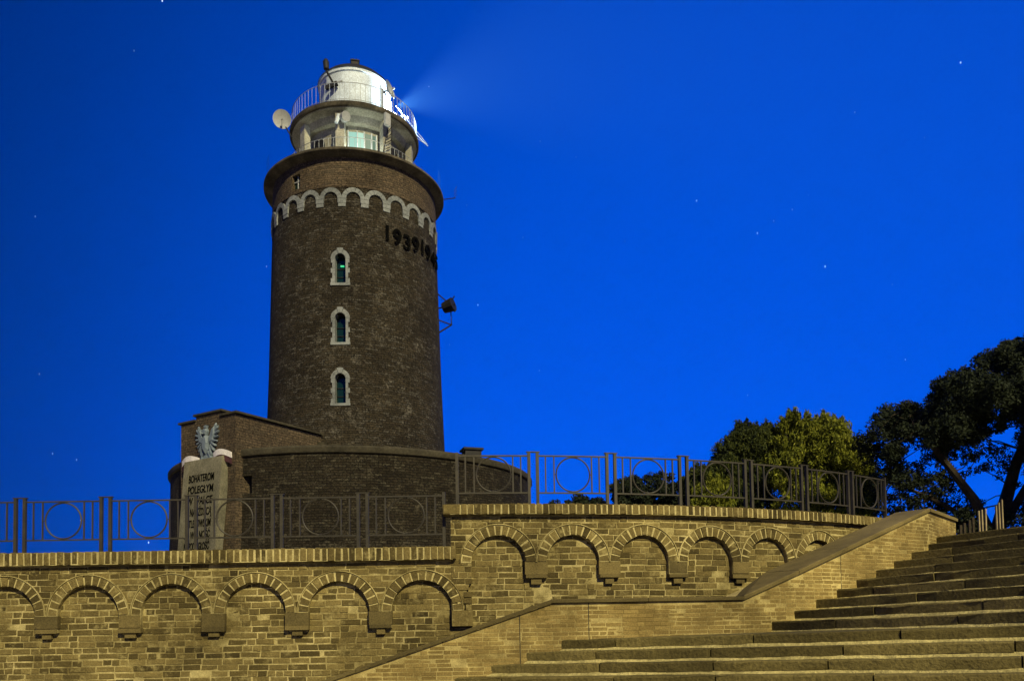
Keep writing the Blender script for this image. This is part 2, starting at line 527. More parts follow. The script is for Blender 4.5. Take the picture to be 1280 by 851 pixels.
def arcaded_wall(fn, s0, s1, piers, rin, rout, zc, zcap, capt, zbot, label, pier_w, end_bricks=False, s_end_pier=None):
    T = thing('retaining_wall', label, 'wall')
    COURSE = 0.0856
    PROJ = 0.070
    ztop = zcap - capt
    zcor = zc - 0.225           # underside of the corbels
    # core with the mortar face
    core = MB()
    n = max(2, int((s1 - s0) / 0.35))
    ss = [s0 + (s1 - s0) * k / n for k in range(n + 1)]
    for a, c in zip(ss[:-1], ss[1:]):
        vs = [fn(a, -0.006, 0.0), fn(c, -0.006, 0.0), fn(c, -0.006, ztop), fn(a, -0.006, ztop),
              fn(a, -0.55, 0.0), fn(c, -0.55, 0.0), fn(c, -0.55, ztop), fn(a, -0.55, ztop)]
        fs = [(0, 1, 2, 3), (7, 6, 5, 4), (3, 2, 6, 7)]
        if a == ss[0]:
            fs.append((0, 3, 7, 4))
        if c == ss[-1]:
            fs.append((1, 5, 6, 2))
        core.add(vs, fs)
    core.build('wall_core', 'mortar', T)
    # projecting spandrels over the arches
    cen = [(a + c) / 2 for a, c in zip(piers[:-1], piers[1:])]
    def zlow(s):
        for c in cen:
            if abs(s - c) < rin:
                return zc + math.sqrt(max(0, rin * rin - (s - c) ** 2))
        if s_end_pier and s < s_end_pier[1]:
            return 1.58
        return zcor
    sp = MB()
    xs = sorted(set([s0, s1] + [c + rin * math.cos(PI * k / 24) for c in cen for k in range(25) if s0 < c + rin * math.cos(PI * k / 24) < s1]
                    + [c + sg * (rin + 1e-4) for c in cen for sg in (-1, 1) if s0 < c + sg * (rin + 1e-4) < s1]))
    for a, c in zip(xs[:-1], xs[1:]):
        if c - a < 1e-6:
            continue
        za, zb = zlow(a + 1e-7), zlow(c - 1e-7)
        if c - a < 2e-4:
            continue
        f_, k_ = PROJ - 0.006, -0.02
        vs = [fn(a, f_, za), fn(c, f_, zb), fn(c, f_, ztop), fn(a, f_, ztop), fn(a, k_, za), fn(c, k_, zb), fn(c, k_, ztop), fn(a, k_, ztop)]
        sp.add(vs, [(0, 1, 2, 3), (0, 4, 5, 1), (0, 3, 7, 4), (1, 5, 6, 2), (3, 2, 6, 7)])
    sp.build('spandrel_core', 'mortar', T, recalc=False)
    # facing bricks
    specs = []
    def lay(zmid, a, c, d):
        x = a + rnd.uniform(-0.10, 0.0)
        while x < c:
            kind = 's' if rnd.random() < 0.60 else 'h'
            w = (0.250 if kind == 's' else 0.118)
            sx = rnd.uniform(0.84, 1.10)
            l, r_ = x, x + w * sx
            l2, r2 = max(l, a), min(r_, c)
            if r2 - l2 > 0.035:
                k2 = 'h' if r2 - l2 < 0.17 else 's'
                base = 0.118 if k2 == 'h' else 0.250
                dd = d + rnd.uniform(-0.004, 0.005) - (0.006 if rnd.random() < 0.05 else 0)
                m = wall_matrix(fn, (l2 + r2) / 2, dd - 0.035, zmid + 0.007 * math.sin(1.7 * mid_(l2, r2) + zmid * 9) + rnd.uniform(-0.005, 0.005), rnd.uniform(-0.018, 0.018))
                specs.append((m, k2, (r2 - l2) / base, rnd.uniform(0.94, 1.03)))
            x = r_ + rnd.uniform(0.009, 0.016)
    z = ztop - COURSE / 2 - 0.012
    row = 0
    while z > zbot:
        # projecting plane
        if z > zcor + 0.30:
            segs = [(s0, s1)]
            for c in cen:
                h = z - zc
                rr = rout - 0.02
                hw = math.sqrt(rr * rr - h * h) if abs(h) < rr else 0
                if hw > 0:
                    new = []
                    for a, b_ in segs:
                        if c + hw <= a or c - hw >= b_:
                            new.append((a, b_))
                        else:
                            if c - hw - a > 0.05:
                                new.append((a, c - hw))
                            if b_ - c - hw > 0.05:
                                new.append((c + hw, b_))
                    segs = new
            for a, b_ in segs:
                if b_ - a > 0.06:
                    lay(z, a, b_, PROJ)
        elif s_end_pier and z > 1.82:
            lay(z, s_end_pier[0], s_end_pier[1], PROJ)
        # recess plane, inside the arches and below
        if z < zcor - 0.02:
            lay(z, s0, s1, 0.0)
        else:
            for c in cen:
                h = z - zc
                hw = rin + 0.02 if h < 0 else (math.sqrt(max(0, (rin + 0.03) ** 2 - h * h)) if h < rin + 0.03 else 0)
                if hw > 0.05:
                    lay(z, max(s0, c - hw), min(s1, c + hw), 0.0)

        z -= COURSE
        row += 1
    place_bricks(T, specs, LIB, 'brick', 300, 'far_bricks')
    # arch rings: voussoir bricks and the thin lip round them
    for c in cen:
        if c + rout < s0 or c - rout > s1:
            continue
        A = link('arch', None, T)
        nv = 15
        for k in range(nv):
            a0 = PI * (k + 0.07) / nv + rnd.uniform(-0.01, 0.01)
            a1 = PI * (k + 0.90) / nv + rnd.uniform(-0.01, 0.01)
            v = MB()
            dd = PROJ + 0.010 + rnd.uniform(-0.006, 0.006)
            r0, r1 = rin + rnd.uniform(0.0, 0.006), rout - rnd.uniform(0.0, 0.012)
            poly = [(c + r0 * math.cos(a0), zc + r0 * math.sin(a0)), (c + r1 * math.cos(a0), zc + r1 * math.sin(a0)),
                    (c + r1 * math.cos(a1), zc + r1 * math.sin(a1)), (c + r0 * math.cos(a1), zc + r0 * math.sin(a1))]
            cx, cz = sum(p[0] for p in poly) / 4, sum(p[1] for p in poly) / 4
            inner = [(cx + (p[0] - cx) * 0.86, cz + (p[1] - cz) * 0.92) for p in poly]
            vs = [fn(a, dd, z_) for a, z_ in inner] + [fn(a, dd - 0.010, z_) for a, z_ in poly] + [fn(a, 0.02, z_) for a, z_ in poly]
            fs = [(0, 1, 2, 3)]
            for i in range(4):
                kk = (i + 1) % 4
                fs += [(i, 4 + i, 4 + kk, kk), (4 + i, 8 + i, 8 + kk, 4 + kk)]
            v.add(vs, fs)
            v.build('voussoir', 'brick', A)
        am_ = MB()
        for k in range(30):
            q = []
            for a in (PI * k / 30, PI * (k + 1) / 30):
                for r_, d_ in ((rin + 0.004, 0.0), (rin + 0.004, PROJ + 0.003), (rout - 0.004, PROJ + 0.003), (rout - 0.004, 0.0)):
                    q.append(fn(c + r_ * math.cos(a), d_, zc + r_ * math.sin(a)))
            am_.add(q, [(0, 1, 5, 4), (1, 2, 6, 5), (2, 3, 7, 6)])
        am_.build('arch_mortar', 'pale_mortar', A)
        lip = MB()
        pts = []
        nl = 30
        for k in range(nl + 1):
            a = PI * k / nl
            pts.append(a)
        for a0, a1 in zip(pts[:-1], pts[1:]):
            q = []
            for a in (a0, a1):
                for r_, d_ in ((rout + 0.002, PROJ - 0.005), (rout + 0.002, PROJ + 0.018), (rout + 0.014, PROJ + 0.016), (rout + 0.014, PROJ - 0.005)):
                    q.append(fn(c + r_ * math.cos(a), d_, zc + r_ * math.sin(a)))
            lip.add(q, [(0, 1, 5, 4), (1, 2, 6, 5), (2, 3, 7, 6)])
        lip.build('arch_lip', 'mortar', A)
    # corbels
    for p in piers:
        if p < s0 + (0.35 if s_end_pier else 0.05) or p > s1 - 0.02:
            continue
        K = MB()
        def blk(w, z0, z1, d):
            K.add([fn(p + sx * w / 2, dd, z_) for sx in (-1, 1) for dd in (0.0, d) for z_ in (z0, z1)],
                  [(0, 1, 3, 2), (4, 6, 7, 5), (0, 4, 5, 1), (2, 3, 7, 6), (0, 2, 6, 4), (1, 5, 7, 3)])
        blk(pier_w + rnd.uniform(-0.03, 0.02), zcor + 0.062 + rnd.uniform(-0.012, 0.012), zc + 0.005, PROJ + 0.010 + rnd.uniform(-0.012, 0.01))
        K.build('corbel_stone', 'corbel', T)
        K = MB()
        blk(pier_w + 0.006 + rnd.uniform(-0.025, 0.012), zcor - 0.004 + rnd.uniform(-0.01, 0.01), zcor + 0.050, PROJ + 0.015)
        K.build('corbel_slab', 'corbel', T)
        K = MB()
        blk(0.13 + rnd.uniform(-0.02, 0.02), zcor - 0.082, zcor - 0.010, 0.055)
        K.build('corbel_foot', 'corbel', T)
    if s_end_pier:
        K = MB()
        K.add([fn(s_, dd, z_) for s_ in (s_end_pier[0] + 0.005, s_end_pier[1] + 0.01) for dd in (0.0, PROJ + 0.02) for z_ in (1.585, 1.80)],
              [(0, 1, 3, 2), (4, 6, 7, 5), (0, 4, 5, 1), (2, 3, 7, 6), (0, 2, 6, 4), (1, 5, 7, 3)])
        K.build('corbel_stone', 'brick', T)
    # coping of bricks set on edge
    s = s0 + 0.02
    csp = []
    if end_bricks:
        csp.append((wall_matrix(fn, s0 + 0.02, -0.02, zcap - capt / 2), 'e', 1.0, capt / 0.175))
        s = s0 + 0.15
    while s < s1:
        w = 0.076 * rnd.uniform(0.9, 1.15)
        csp.append((wall_matrix(fn, s + w / 2, -0.02 + rnd.uniform(-0.003, 0.006), zcap - capt / 2 + rnd.uniform(-0.004, 0.003), rnd.uniform(-0.03, 0.03)), 'c', w / 0.076, capt / 0.175))
        s += w + rnd.uniform(0.011, 0.017)
    place_bricks(T, csp, LIB, 'coping_brick', 290, 'far_coping')
    cb = MB()
    for a, c in zip(ss[:-1], ss[1:]):
        z0, z1 = ztop + 0.004, zcap - 0.016
        vs = [fn(a, 0.1545, z0), fn(c, 0.1545, z0), fn(c, 0.1545, z1), fn(a, 0.1545, z1), fn(a, -0.5, z0), fn(c, -0.5, z0), fn(c, -0.5, z1), fn(a, -0.5, z1)]
        cb.add(vs, [(0, 1, 2, 3), (3, 2, 6, 7), (0, 4, 5, 1), (0, 3, 7, 4), (1, 5, 6, 2)])
    cb.build('coping_bed', 'pale_mortar', T, recalc=False)
    return T

LW = lambda s, d, z: (s, 11.0 - d, z)
lp = [-0.66 - 1.142 * k for k in range(9)][::-1]
arcaded_wall(LW, -10.0, -0.80, lp, 0.42, 0.555, 1.80, 2.68, 0.190, 0.55,
             'long low brick retaining wall with blind arches beneath the tower', 0.305)
SP = 1.035
rp_ = [0.20 + SP * k for k in range(0, 9)]
arcaded_wall(arcp, 0.07, 8.9, rp_, 0.37, 0.515, 2.45, 3.25, 0.150, 1.3,
             'taller curved brick retaining wall with blind arches above the stairs', 0.30, end_bricks=True, s_end_pier=(0.07, 0.345))

# ------------------------------------------------------------------ stair side wall
P0, P1, P2 = Vector((2.95, 10.2)), Vector((6.5, 12.4)), Vector((7.7, 13.8))
D01 = (P1 - P0).normalized()
L1 = (P1 - P0).length
D12 = (P2 - P1).normalized()
L2 = (P2 - P1).length
def SW(s, d, z):
    """s: 0 at the first bend; d outward towards the stairs"""
    if s <= 0:
        return (P0.x + s, P0.y - d, z)
    if s <= L1:
        n_ = Vector((D01.y, -D01.x))
        p = P0 + D01 * s + n_ * d
        return (p.x, p.y, z)
    n_ = Vector((D12.y, -D12.x))
    p = P1 + D12 * (s - L1) + n_ * d
    return (p.x, p.y, z)
def sw_top(s):
    if s < -2.44:
        return 1.86 + (s + 2.44) * 0.335
    if s <= 0:
        return 1.86
    if s <= L1:
        return 1.86 + 1.37 * s / L1
    return 3.23
def step_z(s):
    if s < 0.52:
        return 1.40 - 0.34 * max(0, -2.3 - s)
    return 1.44 + 0.318 * (s - 0.52)

T = thing('stair_side_wall', 'smooth yellow brick side wall sloping up along the steps', 'wall')
core = MB()
ss = [-6.2, -2.44, 0, L1, L1 + L2]
THK = 0.50
for a, c in zip(ss[:-1], ss[1:]):
    e = 1e-5
    za, zb = sw_top(a + e), sw_top(c - e)
    vs = [SW(a + e, -0.0025, 0), SW(c - e, -0.0025, 0), SW(c - e, -0.0025, zb), SW(a + e, -0.0025, za), SW(a + e, -THK, 0), SW(c - e, -THK, 0), SW(c - e, -THK, zb), SW(a + e, -THK, za)]
    core.add(vs, [(0, 1, 2, 3), (7, 6, 5, 4), (3, 2, 6, 7), (0, 3, 7, 4), (1, 5, 6, 2)])
core.build('wall_core', 'klinker_mortar', T, recalc=False)
KL = {'s': [brick_mesh(0.190, 0.05, 0.046, 200 + k, 'klinker', ch=0.004, jit=0.002) for k in range(6)],
      'h': [brick_mesh(0.090, 0.05, 0.046, 230 + k, 'klinker', ch=0.004, jit=0.002) for k in range(4)]}
specs = []
KC = 0.0535
JO = (-2.86, -1.98, 1.98)         # expansion joints
for (sa, sb) in ((-6.2, 0), (0, L1), (L1, L1 + L2)):
    z = 0.40
    row = 0
    while z < 3.25:
        x = sa + (0.0 if row % 2 else -0.10) + rnd.uniform(-0.03, 0.03)
        while x < sb:
            kind = 's' if rnd.random() < 0.8 else 'h'
            w = 0.19 if kind == 's' else 0.09
            l2, r2 = max(x, sa), min(x + w, sb)
            mid = (l2 + r2) / 2
            if r2 - l2 > 0.03 and z + 0.03 < min(sw_top(l2), sw_top(r2)) + 0.012 and z > step_z(mid) - 0.30:
                base = 0.19 if kind == 's' else 0.09
                if not any(l2 - 0.004 < q < r2 + 0.004 for q in JO):
                    m = wall_matrix(SW, mid, rnd.uniform(-0.0015, 0.0015) - 0.025, z)
                    specs.append((m, kind, (r2 - l2) / base, rnd.uniform(0.97, 1.03)))
                else:
                    for q in JO:
                        if l2 - 0.004 < q < r2 + 0.004:
                            for a_, b_ in ((l2, q - 0.004), (q + 0.004, r2)):
                                if b_ - a_ > 0.02:
                                    m = wall_matrix(SW, (a_ + b_) / 2, -0.025, z)
                                    specs.append((m, 'h', (b_ - a_) / 0.09, 1.0))
            x += w + 0.008
        z += KC
        row += 1
place_bricks(T, specs, KL, 'brick', 300, 'far_bricks')
for q in JO:
    b = MB()
    p = SW(q, -0.0055, 0)
    z0, z1 = step_z(q) - 0.3, sw_top(q)
    b.add([SW(q + sx * 0.005, d, z_) for sx in (-1, 1) for d in (-0.02, -0.001) for z_ in (z0, z1)],
          [(0, 1, 3, 2), (4, 6, 7, 5), (0, 4, 5, 1), (2, 3, 7, 6), (0, 2, 6, 4), (1, 5, 7, 3)])
    b.build('expansion_joint', 'dark_metal', T)
# coping slabs
def coping_run(sa, sb, seglen, th):
    n = max(1, round((sb - sa) / seglen))
    for k in range(n):
        a = sa + (sb - sa) * k / n + (0.003 if k else -0.001)
        c = sa + (sb - sa) * (k + 1) / n - 0.003
        b = MB()
        za, zb = sw_top(a + 1e-5), sw_top(c - 1e-5)
        o_ = 0.035 + rnd.uniform(-0.004, 0.004)
        z_ = rnd.uniform(-0.003, 0.003)
        e = 1e-5
        q = []
        for s_, zz in ((a + e, za), (c - e, zb)):
            q += [SW(s_, o_, zz + 0.006), SW(s_, o_, zz + th - 0.012 + z_), SW(s_, o_ - 0.012, zz + th + z_), SW(s_, -THK - 0.04, zz + th + z_), SW(s_, -THK - 0.04, zz + 0.006)]
        b.add(q, [(0, 1, 6, 5), (1, 2, 7, 6), (2, 3, 8, 7), (3, 4, 9, 8), (4, 0, 5, 9), (4, 3, 2, 1, 0), (5, 6, 7, 8, 9)])
        b.build('coping_slab', 'coping_stone', T)
coping_run(-6.2, -2.44, 1.3, 0.05)
coping_run(-2.44, 0, 1.22, 0.05)
coping_run(0, L1, 1.05, 0.062)
coping_run(L1, L1 + L2, 1.8, 0.062)

# ------------------------------------------------------------------ staircase
T = thing('staircase', 'broad stone staircase of long blocks turning up past the brick walls', 'staircase')
TILT = 0.026
E1, U1 = Vector((0.875, -0.483)), Vector((0.483, 0.875))
E2, U2 = Vector((0.5268, -0.85)), Vector((0.85, 0.5268))
def flight_step(org, E, U, z0, length, depth, hblk, hbed, first=0.0, tilt=TILT, splits=None):
    """one step: blocks on a mortar bed. org: front corner at the wall, z0: top there"""
    def fn(u, v, dz):
        p = Vector(org) + E * u + U * v
        return (p.x, p.y, z0 + tilt * u + dz)
    bed = MB()
    n = int(length / 0.11)
    o = 0
    vs, fs = [], []
    for k in range(n + 1):
        u = -0.3 + (length + 0.3) * k / n
        top = -hblk + 0.006
        lo = -hblk - hbed - 0.012
        ft = 0.010 + rnd.uniform(-0.004, 0.006)
        fl = -0.055 + rnd.uniform(-0.012, 0.014)
        vs += [fn(u, ft, top), fn(u, fl, lo), fn(u, depth, lo), fn(u, depth, top)]
    for k in range(n):
        i, j = 4 * k, 4 * k + 4
        fs += [(i, j, j + 1, i + 1), (i + 1, j + 1, j + 2, i + 2), (i + 3, i + 2, j + 2, j + 3), (i, i + 3, j + 3, j)]
    fs += [(0, 1, 2, 3), (4 * n + 3, 4 * n + 2, 4 * n + 1, 4 * n)]
    bed.add(vs, fs)
    bed.build('mortar_bed', 'bed', T)
    u = -0.3
    first_len = first if first else rnd.uniform(0.7, 1.9)
    while u < length:
        w = first_len if u < 0 else rnd.uniform(1.15, 1.75)
        u1 = min(u + w, length)
        b = MB()
        c = 0.012
        dz = rnd.uniform(-0.004, 0.004)
        fv = rnd.uniform(-0.006, 0.006)
        ns = max(2, int((u1 - u) / 0.22))
        prof = [(0.0 + fv, -hblk), (0.0 + fv, -c * 1.3), (c * 0.45 + fv, -c * 0.35), (c * 1.5 + fv, 0.0), (depth, 0.004), (depth, -hblk)]
        vs, fs = [], []
        for k in range(ns + 1):
            uu = u + (u1 - u) * k / ns
            wob = [rnd.uniform(-0.005, 0.005) for _ in prof]
            if rnd.random() < 0.12:
                wob[1] -= 0.012
                wob[2] -= 0.010
            if k in (0, ns):
                wob[1] -= 0.004
            e_ = 0.010 if k in (0, ns) else 0.0
            for i, (v_, z_) in enumerate(prof):
                vs.append(fn(uu + (0.006 if k == 0 else -0.006 if k == ns else 0), v_ + (wob[i] + e_ * (i in (0, 1)) if i < 4 else 0), z_ + dz + (wob[i] if i in (0, 1, 2, 3) else 0)))
        m_ = len(prof)
        for k in range(ns):
            for i in range(m_):
                j = (i + 1) % m_
                fs.append((k * m_ + i, (k + 1) * m_ + i, (k + 1) * m_ + j, k * m_ + j))
        fs += [tuple(range(m_ - 1, -1, -1)), tuple(ns * m_ + i for i in range(m_))]
        b.add(vs, fs)
        b.build('step_block', 'step', T)
        u = u1 + 0.004
# lower flight, the topmost first
for k in range(7):
    flight_step((0.63 - 0.455 * k, 10.2), E1, U1, 1.39 - 0.150 * k, 10.5, 0.60 if k else 0.95, 0.108, 0.047)
# landing behind the lower flight
b = MB()
lz = lambda x, y, d: (x, y, 1.385 + TILT * ((x - 0.63) * E1.x + (y - 10.2) * E1.y) + d)
poly = [(1.05, 10.9), (9.6, 6.1), (12.5, 9.0), (9.0, 14.0), (6.0, 12.6), (2.9, 10.6)]
b.prism(poly, lz, -0.3, 0.0)
b.build('landing', 'step', T)
# upper flight
for k in range(10):
    s_ = 0.52 + 0.453 * k
    p = P0 + D01 * s_
    flight_step((p.x, p.y), E2, U2, 1.58 + 0.1445 * k, 7.0, 0.95 if k < 9 else 3.2, 0.112, 0.034)
for nm, poly, zz in (('plaza', [(7.7, 12.4), (10.4, 8.2), (70, 8.2), (70, 24), (9.0, 24), (7.9, 13.8)], 2.86),):
    b = MB()
    b.prism(poly, lambda a, c, d: (a, c, d), 0.006, zz)
    b.build(nm, 'ground', kind='structure')

# ------------------------------------------------------------------ railings
def railing(fn, posts, base, label, hgt=0.765):
    """posts: list of (s_left, s_right) of each panel"""
    T = thing('railing', label, 'railing')
    def bar(name, pts, r, n=6):
        b = MB()
        b.tube(pts, r, n)
        return b.build(name, 'iron', T)
    def vbar(name, s, z0, z1, w):
        b = MB()
        p = Vector(fn(s, 0, 0))
        q = Vector(fn(s + 0.01, 0, 0))
        a = math.atan2(q.y - p.y, q.x - p.x)
        b.box((p.x, p.y, (z0 + z1) / 2), (w, w, z1 - z0), a)
        return b.build(name, 'iron', T)
    zt, zb = base + hgt * 0.935, base + hgt * 0.235
    for i, (a, c) in enumerate(posts):
        for s in (a, c):
            vbar('post', s, base - 0.02, base + hgt, 0.042)
        w = c - a
        for z in (zt, zb):
            b = MB()
            N = 6
            for k in range(N):
                p, q = Vector(fn(a + 0.021 + (w - 0.042) * k / N, 0, z)), Vector(fn(a + 0.021 + (w - 0.042) * (k + 1) / N, 0, z))
                d = q - p
                b.box((p + q) / 2, (d.length + 0.002, 0.028, 0.020), math.atan2(d.y, d.x))
            b.build('top_rail' if z == zt else 'bottom_rail', 'iron', T)
        for fr in (0.115, 0.235, 0.775, 0.885):
            vbar('bar', a + w * fr, zb + 0.010, zt - 0.010, 0.019)
        cs, cz = a + w * 0.505, (zt + zb) / 2
        R_ = (zt - zb) / 2 - 0.018
        b = MB()
        pts = [fn(cs + R_ * math.cos(2 * PI * k / 40), 0, cz + R_ * math.sin(2 * PI * k / 40)) for k in range(40)]
        b.tube(pts, 0.012, 6, closed=True)
        b.build('ring', 'iron', T, smooth=True)
        for sg in (-1, 1):
            b = MB()
            x0 = cs + sg * (R_ + 0.006)
            x1 = a + w * (0.775 if sg > 0 else 0.235)
            if abs(x1 - x0) > 0.004:
                b.tube([fn(x0, 0, cz), fn(x1, 0, cz)], 0.007, 6)
                b.build('ring_pin', 'iron', T)
        if i + 1 < len(posts):
            n = posts[i + 1][0]
            p, q = Vector(fn(c - 0.035, 0, base + hgt + 0.006)), Vector(fn(n + 0.035, 0, base + hgt + 0.006))
            b = MB()
            d = q - p
            b.box((p + q) / 2, (d.length, 0.05, 0.013), math.atan2(d.y, d.x))
            b.build('cap_plate', 'iron', T)
    return T
pl = []
x = -0.93
for k in range(8):
    pl.append((x - 1.065, x))
    x -= 1.19
railing(lambda s, d, z: (s, 11.06 - d, z), pl[::-1], 2.68, 'iron railing with ring panels on the lower straight brick wall', 0.765)
pl = []
s = 0.16
for k in range(7):
    pl.append((s, s + 1.01))
    s += 1.13
railing(lambda s, d, z: arcp(s, d - 0.06, z), pl, 3.25, 'iron railing with ring panels along the taller curved wall', 0.745)

# ------------------------------------------------------------------ lighthouse
AX, AY = -7.5, 39.0
LH = thing('lighthouse', 'round dark brick lighthouse with white lantern on a low drum', 'lighthouse', (AX, AY, TERR))
def wp(th, r, z):
    """point of the tower in the lighthouse's own metres"""
    return (r * math.sin(th), -r * math.cos(th), z - TERR)
def ring(name, prof, mat, parent=LH, n=120, smooth=True, th0=0.0, th1=2 * PI):
    b = MB()
    b.lathe([(r, z - TERR) for r, z in prof], (0, 0), n, th0, th1)
    return b.build(name, mat, parent, smooth)
def uv_wall(name, prof, mat, holes=(), n=180, parent=LH):
    """brick wall of revolution with UVs in metres and real openings (th0, th1, z0, z1)"""
    ths = sorted(set([round(-PI + 2 * PI * k / n, 6) for k in range(n + 1)] + [h[0] for h in holes] + [h[1] for h in holes]))
    zs = sorted(set([z for r, z in prof] + [h[2] for h in holes] + [h[3] for h in holes]))
    def rz(z):
        for (r0, z0), (r1, z1) in zip(prof[:-1], prof[1:]):
            if z0 <= z <= z1:
                return r0 + (r1 - r0) * (z - z0) / (z1 - z0)
        return prof[-1][0]
    vs = [wp(t, rz(z), z) for t in ths for z in zs]
    fs, uvs = [], []
    nz = len(zs)
    R0 = prof[0][0]
    for i in range(len(ths) - 1):
        for j in range(nz - 1):
            tm, zm = (ths[i] + ths[i + 1]) / 2, (zs[j] + zs[j + 1]) / 2
            if any(h[0] < tm < h[1] and h[2] < zm < h[3] for h in holes):
                continue
            fs.append((i * nz + j, (i + 1) * nz + j, (i + 1) * nz + j + 1, i * nz + j + 1))
            uvs += [(ths[i] * R0, zs[j]), (ths[i + 1] * R0, zs[j]), (ths[i + 1] * R0, zs[j + 1]), (ths[i] * R0, zs[j + 1])]
    # reveals of the openings
    for h in holes:
        for (ta, za, tb, zb) in ((h[0], h[2], h[0], h[3]), (h[1], h[3], h[1], h[2]), (h[0], h[3], h[1], h[3]), (h[1], h[2], h[0], h[2])):
            o = len(vs)
            vs += [wp(ta, rz(za), za), wp(tb, rz(zb), zb), wp(tb, rz(zb) - 0.4, zb), wp(ta, rz(za) - 0.4, za)]
            fs.append((o, o + 1, o + 2, o + 3))
            uvs += [(0, za), (0, zb), (0.4, zb), (0.4, za)]
    me = bpy.data.meshes.new(name)
    me.from_pydata(vs, [], fs)
    ul = me.uv_layers.new(name='UVMap')
    ul.data.foreach_set('uv', [c for p in uvs for c in p])
    me.materials.append(M[mat])
    me.polygons.foreach_set('use_smooth', [True] * len(me.polygons))
    me.set_sharp_from_angle(angle=rad(35))
    return link(name, me, parent)

SHAFT = [(4.36, 8.0), (4.16, 13.5), (4.02, 19.0), (3.96, 21.15)]
def shaft_r(z):
    for (r0, z0), (r1, z1) in zip(SHAFT[:-1], SHAFT[1:]):
        if z <= z1:
            return r0 + (r1 - r0) * (z - z0) / (z1 - z0)
    return 3.96
WTH = rad(1.2)
WIN = [16.74, 14.04, 11.30]
hw = 0.25
holes = [(WTH - hw / 4.05, WTH + hw / 4.05, z, z + 1.28) for z in WIN]
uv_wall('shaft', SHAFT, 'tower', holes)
hole2 = [(rad(-31) - 0.062, rad(-31) + 0.062, 21.36, 22.06)]
uv_wall('upper_shaft', [(3.99, 21.15), (3.95, 22.62)], 'tower_top', hole2)
# small high window
b = MB()
b.prism([(-0.35, 21.25), (0.35, 21.25), (0.35, 22.15), (-0.35, 22.15)], lambda a, z, d: wp(rad(-31) + a / 3.97, 3.97 - d, z), 0.16, 0.19)
w0 = b.build('window', 'glass_dark', LH)
b = MB()
b.box(wp(rad(-31), 3.83, 21.72), (0.04, 0.04, 0.70), rad(-31))
b.box(wp(rad(-31), 3.83, 21.80), (0.48, 0.035, 0.04), rad(-31))
b.build('window_bar', 'rail_paint', w0)
# three slit windows with pale stone surrounds
for wi, z0 in enumerate(WIN):
    r0 = shaft_r(z0 + 0.6)
    W_ = link('window', None, LH)
    fn = lambda a, z, d, r0=r0: wp(WTH + a / r0, r0 + d, z)
    b = MB()
    b.prism([(-0.30, z0 - 0.05), (0.30, z0 - 0.05), (0.30, z0 + 1.35), (-0.30, z0 + 1.35)], fn, -0.34, -0.31)
    b.build('pane', 'glass_dark', W_)
    for zb in (0.35, 0.72):
        b = MB()
        b.prism([(-0.24, z0 + zb), (0.24, z0 + zb), (0.24, z0 + zb + 0.025), (-0.24, z0 + zb + 0.025)], fn, -0.30, -0.27)
        b.build('glazing_bar', 'dark_metal', W_)
    # jamb quoins
    for sg in (-1, 1):
        for k, (za, zb, wd) in enumerate(((0.0, 0.20, 0.18), (0.205, 0.44, 0.11), (0.445, 0.66, 0.18), (0.665, 0.90, 0.11), (0.905, 1.08, 0.17))):
            b = MB()
            q = [(sg * 0.235, z0 + za), (sg * (0.235 + wd), z0 + za), (sg * (0.235 + wd), z0 + zb), (sg * 0.235, z0 + zb)]
            b.prism(q, fn, -0.30, 0.055 + 0.006 * (k % 2))
            b.build('quoin_stone', 'white_stone', W_)
    b = MB()
    b.prism([(-0.43, z0 - 0.12), (0.43, z0 - 0.12), (0.43, z0 - 0.005), (-0.43, z0 - 0.005)], fn, -0.30, 0.075)
    b.build('sill', 'white_stone', W_)
    for k in range(5):
        a0, a1 = PI * (k + 0.02) / 5, PI * (k + 0.98) / 5
        ro = 0.42 + (0.06 if k == 2 else 0.0)
        ns = 4
        q = [(0.235 * math.cos(a0 + (a1 - a0) * i / ns), z0 + 1.085 + 0.235 * math.sin(a0 + (a1 - a0) * i / ns)) for i in range(ns + 1)]
        q += [(ro * math.cos(a1 + (a0 - a1) * i / ns), z0 + 1.085 + ro * math.sin(a1 + (a0 - a1) * i / ns)) for i in range(ns + 1)]
        b = MB()
        b.prism(q, fn, -0.30, 0.058 + (0.03 if k == 2 else 0))
        b.build('arch_stone', 'white_stone', W_)
    if wi == 0:
        b = MB()
        b.box(wp(WTH + 0.012, r0 - 0.25, z0 + 0.86), (0.16, 0.05, 0.06), WTH)
        b.build('green_light', 'green_lamp', W_)
# band of blind arches
NA = 25
ASP = 2 * PI / NA
def arch_mesh():
    b = MB()
    R_ = 3.97
    fn = lambda a, z, d: (  (R_ + d) * math.sin(a / R_), -(R_ + d) * math.cos(a / R_), z - TERR)
    zc = 20.60
    ri, ro = 0.31, 0.51
    nv = 7
    for k in range(nv):
        a0, a1 = PI * (k + 0.03) / nv, PI * (k + 0.97) / nv
        q = [(r * math.cos(a), zc + r * math.sin(a)) for r, aa in ((ri, (a0, (a0 + a1) / 2, a1)), (ro, (a1, (a0 + a1) / 2, a0))) for a in aa]
        b.prism(q, fn, -0.05, 0.075)
    for sg in (1,):
        x0, x1 = 0.315, ASP * R_ - 0.315
        for (za, zb, d, in_) in ((-0.19, -0.006, 0.075, 0.0), (-0.35, -0.20, 0.06, 0.02)):
            b.prism([(x0 + in_, zc + za), (x1 - in_, zc + za), (x1 - in_, zc + zb), (x0 + in_, zc + zb)], fn, -0.05, d)
    return b.mesh('arch', 'white_stone')
am = arch_mesh()
for k in range(NA):
    link('arch', am, LH, rot=(0, 0, rad(9.5) + k * ASP))
